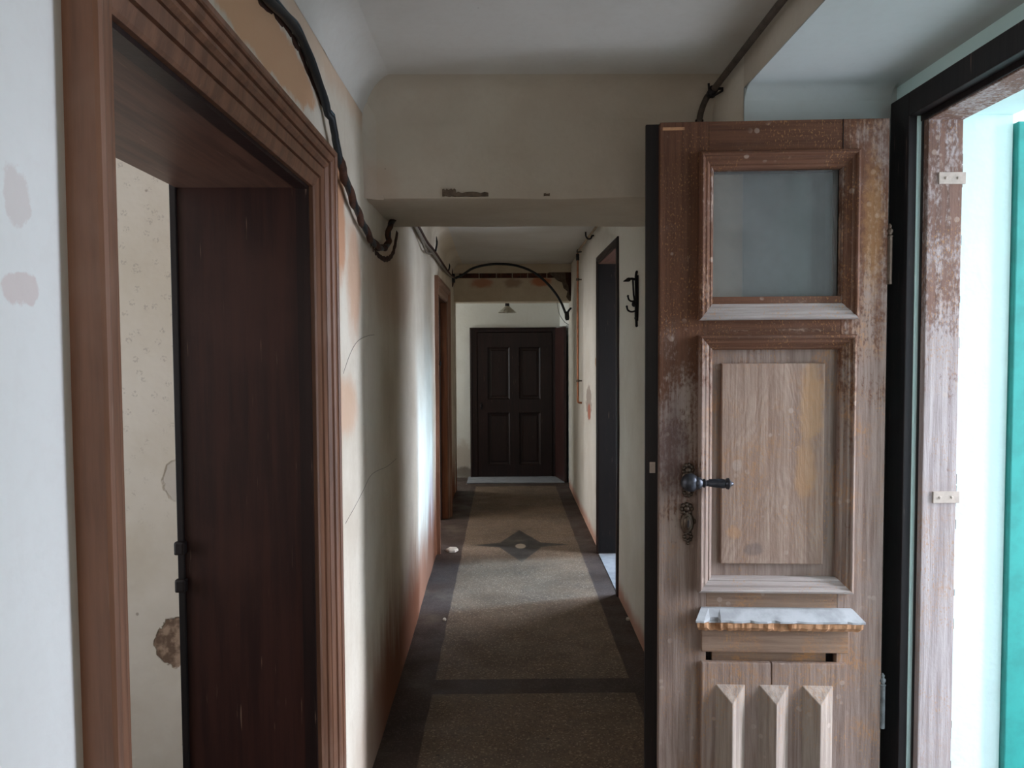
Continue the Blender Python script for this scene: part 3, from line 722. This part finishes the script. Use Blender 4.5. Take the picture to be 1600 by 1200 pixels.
# lower solid panel, raised field
part(MB().box(0.150, 0.560, 0.018, 0.032, 0.845, 1.63), 'panel_margin', M['w_field'])
mb = MB(); L = []
for d, y in ((0.0, 0.02), (0.0, 0.008), (0.003, 0.006)):
    L.append([(0.196 + d, y, 0.918 + d), (0.516 - d, y, 0.918 + d), (0.516 - d, y, 1.556 - d), (0.196 + d, y, 1.556 - d)])
mb.loops(L); mb.face(L[-1])
part(mb, 'raised_panel', M['w_panel'], label='bare oak raised panel with arched grain')
# broken drip ledge
def bar(prof_f, n, ends):
    m = MB(); L = []
    for i in range(n + 1):
        t = i / n; L.append([])
        for y, z in prof_f(t, i):
            d = min(1.0, max(0.0, -y) / 0.050); a, b = ends[0] - 0.028 * d, ends[1] + 0.028 * d
            L[-1].append((a + (b - a) * t, y, z))
    m.loops(L, closed=True, cap=True); return m
def ledge_prof(t, i):
    e = 0.010 * max(0, mnoise.noise(Vector((t * 14, 1, 2)))) + (0.016 if 0.05 < t < 0.14 else 0)
    w = 0.0015 * mnoise.noise(Vector((t * 9, 3, 3)))
    return [(0.002, 0.781), (-0.008, 0.779), (-0.050 + e, 0.752 + w + e * 0.4), (-0.050 + e, 0.746 + w), (-0.040, 0.743), (0.002, 0.743)]
def splint_prof(t, i):
    a = 0.004 * mnoise.noise(Vector((t * 34, 7, 1))); b = 0.004 * mnoise.noise(Vector((t * 26, 2, 8)))
    d = 0.014 if (0.06 < t < 0.13 or 0.46 < t < 0.57) else 0
    return [(0.0, 0.7445), (-0.0475 + a + d, 0.7445), (-0.046 + a + d, 0.730 + b), (-0.034 + b, 0.717 + a), (0.0, 0.714)]
ledge = part(bar(ledge_prof, 40, (0.136, 0.602)), 'drip_ledge', M['ledge'], label='pale flaking drip ledge with a broken front edge')
part(bar(splint_prof, 70, (0.140, 0.598)), 'splintered_edge', M['splint'], ledge, label='raw splintered wood along the broken edge')
part(MB().box(0.134, 0.592, -0.014, 0.002, 0.640, 0.716, 0.002), 'apron_board', M['w_rail'])
part(MB().box(0.172, 0.532, 0.014, 0.030, 0.590, 0.665, 0.001), 'slot_backing', M['w_rail'])
# lower panel with three pyramid-ended battens
mb = MB(); mb.box(0.134, 0.352, -0.014, 0.006, 0.10, 0.606, 0.003); mb.box(0.3545, 0.588, -0.014, 0.006, 0.10, 0.606, 0.003)
low = part(mb, 'lower_panel', M['w_low'])
for (a, b) in ((0.178, 0.272), (0.314, 0.408), (0.448, 0.546)):
    m = (a + b) / 2; y = -0.013; p = -0.048; t0, t1 = 0.537, 0.486; b0, b1 = 0.14, 0.18
    mb = MB(); V = [mb.b.verts.new(q) for q in ((a, y, b0), (b, y, b0), (b, y, t0), (a, y, t0), (m, p, b1), (m, p, t1))]
    for f in ((0, 1, 4), (1, 2, 5, 4), (2, 3, 5), (3, 0, 4, 5), (0, 3, 2, 1)): mb.b.faces.new([V[i] for i in f])
    bmesh.ops.bevel(mb.b, geom=mb.b.edges[:], offset=0.0015, segments=1, affect='EDGES')
    part(mb, 'raised_batten', M['w_batten'], low)
# lever handle
hz, hu = 1.186, 0.090
mb = MB()
for k in range(9):
    a = PI * 2 * k / 9
    mb.ball((hu + 0.014 * math.cos(a), -0.004, hz + 0.034 + 0.016 * math.sin(a)), 0.008, 1); mb.ball((hu + 0.013 * math.cos(a), -0.004, hz - 0.034 + 0.014 * math.sin(a)), 0.007, 1)
mb.ball((hu, -0.004, hz), 0.03, 2, (0.75, 0.3, 1.3)); mb.ball((hu, -0.006, hz + 0.034), 0.012, 1); mb.ball((hu, -0.006, hz - 0.036), 0.010, 1)
han = part(mb, 'handle_rosette', M['brassold'], smooth=60)
mb = MB(); mb.lathe([(0.014, 0), (0.014, 0.012), (0.024, 0.02), (0.029, 0.034), (0.027, 0.048), (0.018, 0.058), (0.006, 0.062)], (hu, -0.004, hz), (0, -1, 0), 20)
part(mb, 'knob', M['handle'], han, 50)
mb = MB(); ox, oy = hu + 0.012, -0.046
mb.lathe([(0.016, 0), (0.021, 0.008), (0.017, 0.02), (0.011, 0.026), (0.014, 0.029), (0.014, 0.033), (0.009, 0.036), (0.010, 0.045), (0.0135, 0.088), (0.015, 0.092),
          (0.012, 0.095), (0.017, 0.099), (0.018, 0.106), (0.012, 0.110), (0.007, 0.114), (0.005, 0.120)], (ox, oy, hz), (1, 0, -0.02), 18)
for k in range(9):
    a = 2 * PI * k / 9
    mb.tube([(ox + 0.045, oy + 0.010 * math.cos(a), hz + 0.010 * math.sin(a)), (ox + 0.088, oy + 0.0135 * math.cos(a), hz - 0.002 + 0.0135 * math.sin(a))], 0.0022, 6)
part(mb, 'lever_grip', M['handle'], han, 50)
# ornate keyhole escutcheon
mb = MB(); kz = 1.052
mb.ball((hu - 0.002, -0.004, kz), 0.03, 2, (0.75, 0.35, 1.25)); mb.ball((hu - 0.002, -0.010, kz), 0.02, 2, (0.7, 0.4, 1.2))
for k in range(8):
    a = 2 * PI * k / 8
    mb.ball((hu - 0.004 + 0.015 * math.cos(a), -0.004, kz + 0.044 + 0.014 * math.sin(a)), 0.0085, 1)
    mb.ball((hu + 0.011 * math.cos(a), -0.004, kz - 0.045 + 0.013 * math.sin(a)), 0.0065, 1)
mb.ball((hu - 0.004, -0.008, kz + 0.046), 0.011, 1); mb.ball((hu, -0.005, kz - 0.066), 0.006, 1); mb.ball((hu + 0.022, -0.004, kz + 0.004), 0.006, 1, (0.7, 0.7, 1.6))
esc = part(mb, 'escutcheon', M['brassold'], smooth=60)
part(MB().box(hu - 0.004, hu + 0.002, -0.0190, -0.016, kz - 0.012, kz + 0.010), 'keyhole', M['black'], esc)
# hinges
for z0, z1, hm in ((1.80, 1.975, 'brassold'), (0.395, 0.56, 'hinge')):
    mb = MB(); hx, hy = WD + 0.006, 0.004
    mb.tube([(hx, hy, z0), (hx, hy, z1 - 0.03)], 0.009, 12); mb.box(WD - 0.004, hx, hy, hy + 0.02, z0, z1 - 0.03)
    hg = part(mb, 'hinge', M[hm], smooth=50)
    mb = MB(); mb.lathe([(0.009, 0), (0.011, 0.004), (0.006, 0.008), (0.010, 0.016), (0.010, 0.022), (0.005, 0.028), (0.007, 0.034), (0.002, 0.042)], (hx, hy, z1 - 0.03), (0, 0, 1), 12)
    part(mb, 'finial', M[hm], hg, 50)
# pencil-thin joint lines between stile and rail, nails, chips
part(MB().box(0.5590, 0.5606, -0.0012, 0.002, 2.212, ZT), 'joint_line', M['black'])
mb = MB(); mb.box(0.008, 0.075, -0.0008, 0.0008, 2.283, 2.292); part(mb, 'scuff', M['splint'])

# ------------------------------------------------------------------ pipes, cables and fittings
pp = empty('pipe', (0.74, 2.0, 2.52)); tag(pp, 'thin grey pipe running along the ceiling edge above the open door', 'pipe')
PX = 0.742
path = catmull([(PX, -1.95, 2.525), (PX, 1.0, 2.523), (PX, 2.0, 2.523), (PX, 2.70, 2.515), (0.728, 2.79, 2.495), (0.718, 2.835, 2.44), (0.718, 2.845, 2.35), (0.718, 2.848, 2.20)], 8)
mb = MB(); mb.tube(path, 0.011, 10); child(mb, 'pipe_run', M['pipepaint'], pp, 60)
mb = MB(); mb.lathe([(0.012, 0), (0.017, 0.003), (0.017, 0.03), (0.012, 0.034)], (PX - 0.002, 2.725, 2.514), (-0.1, 0.8, -0.35), 12); child(mb, 'coupling', M['iron'], pp, 60)
mb = MB(); mb.tube([(0.719, 2.842, 2.44), (0.718, 2.846, 2.385)], 0.015, 12)
child(mb, 'coupling', M['iron'], pp, 60)
mb = MB(); mb.tube([(PX - 0.018, 2.735, 2.535), (PX - 0.016, 2.735, 2.50), (PX, 2.735, 2.492), (PX + 0.04, 2.735, 2.515)], 0.004, 8); mb.tube([(PX, 2.735, 2.516), (PX + 0.05, 2.735, 2.518)], 0.005, 8); mb.lathe([(0.009, 0), (0.009, 0.006)], (PX + 0.036, 2.735, 2.518), (1, 0, 0), 10)
child(mb, 'pipe_hook', M['iron'], pp, 60)

VY = 7.30
cp = empty('pipe', (0.71, VY, 1.1)); tag(cp, 'copper pipe dropping down the right corridor wall past the dark doorway', 'pipe')
path = [(0.70, 3.72, 2.53), (0.70, VY - 0.06, 2.53)] 
mb = MB(); mb.tube(path, 0.010, 8); child(mb, 'pipe_run', M['pipecream'], cp, 60)
path = catmull([(0.700, VY - 0.06, 2.53), (0.700, VY - 0.01, 2.52), (0.700, VY, 2.47), (0.700, VY, 2.0), (0.700, VY, 1.2), (0.700, VY, 1.13), (0.707, VY, 1.105), (xr(VY, 1.6) - 0.004, VY, 1.10)], 6)
mb = MB(); mb.tube(path, 0.010, 10); child(mb, 'drop_pipe', M['copper'], cp, 60)
mb = MB(); mb.tube([(0.700, VY, 2.51), (0.700, VY, 2.45)], 0.016, 10); mb.tube([(0.700, VY - 0.1, 2.53), (0.700, VY - 0.03, 2.53)], 0.016, 10); child(mb, 'elbow', M['iron'], cp, 60)
for z in (2.27, 1.31):
    mb = MB(); mb.lathe([(0.011, -0.012), (0.016, -0.010), (0.016, 0.010), (0.011, 0.012)], (0.700, VY, z), (0, 0, 1), 12); mb.tube([(0.700, VY, z), (xr(VY, 1.6) - 0.004, VY, z)], 0.006, 8)
    child(mb, 'pipe_clip', M['brassold'], cp, 60)
mb = MB(); mb.tube([(0.700, VY, 2.525), (xr(VY, 1.6) - 0.004, VY - 0.01, 2.53)], 0.006, 8); child(mb, 'pipe_clip', M['iron'], cp, 60)
mb = MB(); y = 6.30
mb.tube(catmull([(0.670, y, 2.565), (0.672, y, 2.53), (0.69, y, 2.508), (0.712, y, 2.512), (0.722, y, 2.535)], 5), 0.007, 8); mb.tube([(0.700, y, 2.53), (xr(VY, 1.6) - 0.004, y, 2.535)], 0.007, 8); child(mb, 'pipe_hook', M['iron'], cp, 60)

# wrought iron hook on the right wall
BY = 4.22
hk = empty('coat_hook', (XR, BY, 1.74)); tag(hk, 'black wrought iron hook bracket hanging on the right corridor wall', 'hook')
mb = MB(); mb.tube(catmull([(0.730, BY, 2.035), (0.724, BY, 2.00), (0.726, BY, 1.90), (0.724, BY, 1.80), (0.727, BY, 1.75), (0.728, BY, 1.725)], 5), [0.003] + [0.0075] * 22 + [0.008, 0.007, 0.002], 8)
mb.tube([(0.734, BY + 0.002, 2.01), (0.734, BY + 0.002, 1.76)], 0.006, 8)
child(mb, 'back_bar', M['iron'], hk, 60)
mb = MB(); mb.tube(catmull([(0.726, BY, 1.985), (0.700, BY, 1.99), (0.682, BY, 1.985), (0.655, BY, 1.976)], 5), [0.007] * 8 + [0.011] * 4 + [0.008, 0.006, 0.004, 0.003], 8)
mb.tube([(0.707, BY, 1.985), (0.712, BY, 1.90), (0.722, BY, 1.845)], 0.0055, 8); child(mb, 'arm', M['iron'], hk, 60)
for z, l in ((1.872, 0.040), (1.815, 0.046)):
    mb = MB(); mb.tube(catmull([(0.726, BY, z), (0.726 - l * 0.6, BY, z - 0.005), (0.726 - l, BY, z + 0.004), (0.726 - l - 0.006, BY, z + 0.022)], 5), 0.005, 8); mb.ball((0.726 - l - 0.006, BY, z + 0.024), 0.007, 1); child(mb, 'hook', M['iron'], hk, 60)
mb = MB(); mb.ball((0.714, BY, 1.852), 0.014, 2, (1, 0.7, 1.2)); child(mb, 'boss', M['iron'], hk, 60)
mb = MB(); mb.ball((0.726, BY, 1.775), 0.011, 2); child(mb, 'boss', M['iron'], hk, 60)

# thick black cable in a gouged chase, near left
XS = XL + 0.014
key = [(395, -40), (425, 8), (455, 38), (478, 70), (497, 118), (513, 165), (523, 215), (533, 265), (548, 310), (562, 345), (577, 376), (592, 388), (604, 382)]
pts = [at(x, y, X=XS) for x, y in key] + [Vector((XS, 3.28, 2.12)), Vector((XS - 0.01, 3.44, 2.19)), Vector((XS - 0.02, 3.5, 2.25))]
far = [Vector((XS, 0.3, 2.34)), Vector((XS, 1.0, 2.345))]
P = catmull([Vector((XS, -1.9, 2.34))] + far + pts, 8)
P = [Vector((max(p.x, xl(p.y, p.z) + (0.028 if p.y < 1.0 else 0.018 if p.y < 2.2 else 0.027)), p.y, p.z)) for p in P]
cb = empty('cable', P[-1]); tag(cb, 'thick black cable sagging along the left wall above the brown casing', 'cable')
mb = MB(); mb.tube(P, 0.0105, 10); child(mb, 'cable_core', M['cable'], cb, 60)
mb = MB(); mb.tube([p + Vector((0.002, 0.006, 0.011 + 0.003 * math.sin(i * 0.6))) for i, p in enumerate(P[:95])], 0.0065, 8); child(mb, 'cable_strand', M['cableblue'], cb, 60)
mb = MB(); Q = P[78:]
mb.tube([p + Vector((0.012 * math.sin(i * 0.9) * 0.3, 0, 0.004 * math.cos(i * 0.9))) for i, p in enumerate(Q)], [0.0115 + 0.0025 * abs(mnoise.noise(Vector((i * 0.35, 0, 0)))) for i in range(len(Q))], 10)
child(mb, 'frayed_tape', M['gouge'], cb, 60)
# gouged channel belongs to the wall
G = catmull([at(x, y, X=XL - 0.024) for x, y in ((378, -40), (396, 4), (426, 33), (447, 58), (464, 90), (479, 125), (493, 155), (505, 178))], 6)
mb = MB(); mb.tube([p + Vector((0, mnoise.noise(p * 30) * 0.008, mnoise.noise(p * 25 + Vector((5, 0, 0))) * 0.008)) for p in G],
    [0.022 + 0.006 * math.sin(min(1, i / 12.0) * PI * 0.5) * (1 + mnoise.noise(Vector((i * 0.5, 1, 1)))) * (1 if i < len(G) - 5 else 0.8) for i in range(len(G))], 10)
mb.build('plaster_gouge', M['gouge'], wl, 50)
G = catmull([at(x, y, X=XL - 0.024) for x, y in ((570, 380), (582, 396), (597, 405), (609, 396), (617, 366))], 6)
mb = MB(); mb.tube(G, [0.026 + 0.006 * abs(mnoise.noise(Vector((i * 0.5, 4, 1)))) for i in range(len(G))], 10); mb.build('plaster_gouge', M['gouge'], wl, 50)

# grey cable bundle along the left of the corridor
cg = empty('cable', (XL, 5.5, 2.3)); tag(cg, 'bundle of grey cables along the left wall beyond the beam', 'cable')
for k, (dz, sag, r) in enumerate(((0.0, 0.0, 0.011), (-0.012, -0.035, 0.008), (0.018, 0.0, 0.010))):
    pts = [Vector(p) for p in [(-0.492, 3.75, 2.32 + dz), (-0.488, 4.5, 2.305 + dz), (-0.480, 5.1, 2.298 + dz + sag), (-0.484, 5.6, 2.312 + dz), (-0.505, 6.6, 2.32 + dz), (-0.525, 7.6, 2.345 + dz * 0.5), (-0.535, 8.25, 2.385)]]
    pts = [Vector((xl(p.y, p.z) + 0.022 + 0.004 * k, p.y, p.z)) for p in pts]
    mb = MB(); mb.tube(catmull(pts, 8), r, 8); child(mb, 'cable_strand', M['cablegrey'] if k < 2 else M['gouge'], cg, 60)
mb = MB(); mb.tube(catmull([(-0.49, 5.58, 2.32), (-0.482, 5.6, 2.38), (-0.486, 5.61, 2.43)], 4), [0.007] * 6 + [0.005, 0.004, 0.002], 8); child(mb, 'loose_end', M['cable'], cg, 60)
mb = MB(); mb.tube(catmull([(-0.52, 7.3, 2.36), (-0.512, 7.32, 2.40), (-0.516, 7.32, 2.43)], 4), [0.007] * 6 + [0.005, 0.004, 0.002], 8); child(mb, 'loose_end', M['cable'], cg, 60)

# arched black cable before the far beam
ca = empty('cable', (0.1, 8.42, 2.5)); tag(ca, 'black cable arching across the corridor before the far beam', 'cable')
AY = 8.42
key = [(712.5, 435), (724, 430), (740, 420), (762, 414.5), (785, 413.5), (808, 416), (832, 425), (852, 440), (867, 457), (877, 473), (884, 490)]
P = catmull([at(x, y, Y=AY) for x, y in key], 6)
mb = MB(); mb.tube(P, 0.0135, 10); child(mb, 'cable_core', M['cable'], ca, 60)
e = at(886, 494, Y=AY)
mb = MB(); mb.tube([e + Vector((-0.008, 0, 0.045)), e + Vector((0, 0, 0.03)), e + Vector((0.004, 0, -0.03)), e + Vector((0.006, 0, -0.05))], [0.014, 0.026, 0.026, 0.016], 10); mb.tube(catmull([e + Vector((0.0, 0, 0.02)), e + Vector((0.018, 0, 0.05)), e + Vector((0.036, 0, 0.075)), e + Vector((0.046, 0.01, 0.082))], 4), 0.011, 8)
child(mb, 'plug', M['cable'], ca, 60)
mb = MB(); mb.tube(catmull([at(x, y, Y=AY) for x, y in ((871, 473), (874, 490), (882, 503), (889, 508))], 5), 0.003, 6); child(mb, 'thin_wire', M['cable'], ca, 60)
jx = empty('junction_box', (-0.53, 8.35, 2.36)); tag(jx, 'dark taped cable junction in the upper left corner by the far beam', 'junction box')
mb = MB(); c = at(708, 434, Y=8.36); mb.box(c.x - 0.035, c.x + 0.03, 8.32, 8.40, c.z - 0.055, c.z + 0.04, 0.012); child(mb, 'box_body', M['cable'], jx, 50)
mb = MB(); mb.tube([c + Vector((0, 0, -0.04)), c + Vector((-0.005, 0, -0.10))], [0.02, 0.012], 8); child(mb, 'wire_stub', M['gouge'], jx, 50)
mb = MB(); mb.tube([c + Vector((0.0, 0, 0.03)), c + Vector((-0.005, 0, 0.10))], [0.012, 0.006], 8); child(mb, 'wire_stub', M['gouge'], jx, 50)

# pendant lamp beyond the far beam
lp = empty('pendant_lamp', (0.04, 9.2, 2.045)); tag(lp, 'small grey enamel pendant lamp hanging before the far door', 'lamp')
mb = MB(); mb.tube([(0.04, 9.2, 2.18), (0.04, 9.2, ZC)], 0.004, 8); child(mb, 'cord', M['cable'], lp, 60)
mb = MB(); mb.lathe([(0.012, 0.0), (0.026, 0.004), (0.026, 0.030), (0.016, 0.050), (0.006, 0.058)], (0.04, 9.2, 2.128), (0, 0, 1), 16); child(mb, 'socket', M['black'], lp, 60)
mb = MB()
L = []
for r, z in ((0.024, 2.134), (0.045, 2.112), (0.075, 2.085), (0.105, 2.058), (0.107, 2.054), (0.103, 2.056), (0.073, 2.081), (0.043, 2.108), (0.022, 2.128)):
    L.append([(0.04 + r * (1 + (0.03 * math.cos(12 * a) if r > 0.05 else 0)) * math.cos(a), 9.2 + r * (1 + (0.03 * math.cos(12 * a) if r > 0.05 else 0)) * math.sin(a), z) for a in [2 * PI * k / 48 for k in range(48)]])
mb.loops(L, closed=True); child(mb, 'lamp_shade', M['enamel'], lp, 60)
mb = MB(); mb.ball((0.04, 9.2, 2.075), 0.024, 2, (1, 1, 1.25)); child(mb, 'bulb', M['enamel'], lp, 180)

# crumbs of plaster on the floor
def chip(px, py, sx, sy, h, label):
    Y = 1.6 * 1200 / (py - 548.0); c = ((px - 788) * Y / 1200, Y)
    mb = MB(); n = 6; poly = [(c[0] + sx * (0.8 + 0.3 * random.random()) * math.cos(2 * PI * k / n), c[1] + sy * (0.8 + 0.3 * random.random()) * math.sin(2 * PI * k / n)) for k in range(n)]
    mb.loops([[(x, y, 0.0005) for x, y in poly], [(x, y, h * 0.7) for x, y in poly], [(c[0] + (x - c[0]) * 0.75, c[1] + (y - c[1]) * 0.75, h) for x, y in poly]], cap=True)
    o = mb.build('plaster_chip', M['chip']); tag(o, label, 'plaster chip'); return o
chip(705, 863, 0.052, 0.07, 0.02, 'flat pale plaster slab lying at the foot of the far left casing')
chip(691, 974, 0.012, 0.02, 0.012, 'small white plaster crumb on the dark left floor border')
chip(982, 976, 0.013, 0.02, 0.012, 'tiny plaster crumb at the foot of the right wall')

# ------------------------------------------------------------------ light, world, camera
w = bpy.data.worlds.new('sky'); bpy.context.scene.world = w; w.use_nodes = True
wt = w.node_tree; bg = wt.nodes['Background']
def wm(op, a, b=None, c=None):
    n = wt.nodes.new('ShaderNodeMath'); n.operation = op
    for i, v in enumerate((a, b, c)):
        if isinstance(v, bpy.types.NodeSocket): wt.links.new(v, n.inputs[i])
        elif v is not None: n.inputs[i].default_value = v
    return n.outputs[0]
def wr_(v, lo, hi, a=0.0, b=1.0):
    n = wt.nodes.new('ShaderNodeMapRange'); n.clamp = True; n.interpolation_type = 'SMOOTHSTEP'; wt.links.new(v, n.inputs[0])
    for i, q in enumerate((lo, hi, a, b)): n.inputs[i + 1].default_value = q
    return n.outputs[0]
tc = wt.nodes.new('ShaderNodeTexCoord'); sp = wt.nodes.new('ShaderNodeSeparateXYZ'); wt.links.new(tc.outputs['Generated'], sp.inputs[0])
slope = wm('DIVIDE', sp.outputs[1], wm('MAXIMUM', sp.outputs[0], 0.02))
# open sky between the houses across the street; below the horizon the pale street
g1 = wm('MULTIPLY', wr_(slope, -0.38, -0.34), wr_(slope, -0.26, -0.21, 1.0, 0.0))
g2 = wm('MULTIPLY', wr_(slope, 0.30, 0.45), wr_(slope, 1.2, 1.6, 1.0, 0.0))
gap = wm('MULTIPLY_ADD', g1, 3.2, wm('MULTIPLY', g2, 1.3))
up = wr_(sp.outputs[2], 0.0, 0.06)
sky = wm('MULTIPLY_ADD', gap, 25.0, 3.0)
st = wm('ADD', wm('MULTIPLY', up, sky), wm('MULTIPLY', wm('SUBTRACT', 1.0, up), wm('MULTIPLY_ADD', wm('MINIMUM', wm('ADD', g1, g2), 1.0), 10.0, 3.2)))
wt.links.new(st, bg.inputs[1]); bg.inputs[0].default_value = lin((230, 239, 255))
def area(name, loc, rot, sx, sy, power, col=(1, 1, 1), portal=False, spread=180):
    l = bpy.data.lights.new(name, 'AREA'); l.shape = 'RECTANGLE'; l.size = sx; l.size_y = sy; l.energy = power; l.color = col
    l.spread = math.radians(spread)
    if portal: l.cycles.is_portal = True
    o = bpy.data.objects.new(name, l); COL.objects.link(o); o.location = loc; o.rotation_euler = rot; return o
R90 = math.radians(90)
# face -X: rotate about Y by +90 (local -Z -> -X)
area('entrance_daylight', (1.60, (EY0 + EY1) / 2, 1.15), (0, R90, 0), 2.3, EY1 - EY0, 1, portal=True)
area('left_room_daylight', (-2.68, 1.3, 1.55), (0, -R90, 0), 1.5, 1.2, 14, (0.97, 0.98, 1.0))
area('far_left_daylight', (-3.08, 6.45, 1.6), (0, -R90, 0), 1.6, 1.9, 52, (1.0, 0.95, 0.88))
d = (Vector((0.3, 5.25, 0.6)) - Vector((7.0, 6.75, 3.7))).to_track_quat('-Z', 'Y').to_euler()
area('right_room_daylight', (7.0, 6.75, 3.7), d, 0.8, 1.6, 78, (0.46, 0.72, 1.0), spread=40)
# added fill light behind the viewer; no window stands there
area('hall_fill', (0.1, -1.96, 1.6), (R90, 0, 0), 1.0, 1.2, 11, (1.0, 0.96, 0.92))
area('end_daylight', (-2.4, 9.2, 1.5), (0, -R90, 0), 1.6, 0.7, 25, (0.9, 0.96, 1.0))

cam = bpy.data.cameras.new('camera'); co = bpy.data.objects.new('camera', cam); COL.objects.link(co)
cam.sensor_width = 36; cam.lens = 36 * 1200 / 1600.0; cam.clip_start = 0.02
pitch, yaw, roll = math.atan2(52, 1200), math.atan2(12, 1200), math.radians(0.3)
co.location = (0, 0, 1.6)
co.matrix_world = Matrix.Translation((0, 0, 1.6)) @ Matrix.Rotation(-yaw, 4, 'Z') @ Matrix.Rotation(R90 - pitch, 4, 'X') @ Matrix.Rotation(-roll, 4, 'Z')
sc = bpy.context.scene; sc.camera = co
sc.view_settings.view_transform = 'Standard'; sc.view_settings.look = 'None'; sc.view_settings.exposure = 0.0; sc.view_settings.gamma = 1.0
sc.view_settings.use_curve_mapping = False
sc.cycles.max_bounces = 10; sc.cycles.diffuse_bounces = 6; sc.cycles.caustics_reflective = False; sc.cycles.caustics_refractive = False
sc.cycles.use_denoising = True; sc.cycles.sample_clamp_indirect = 8
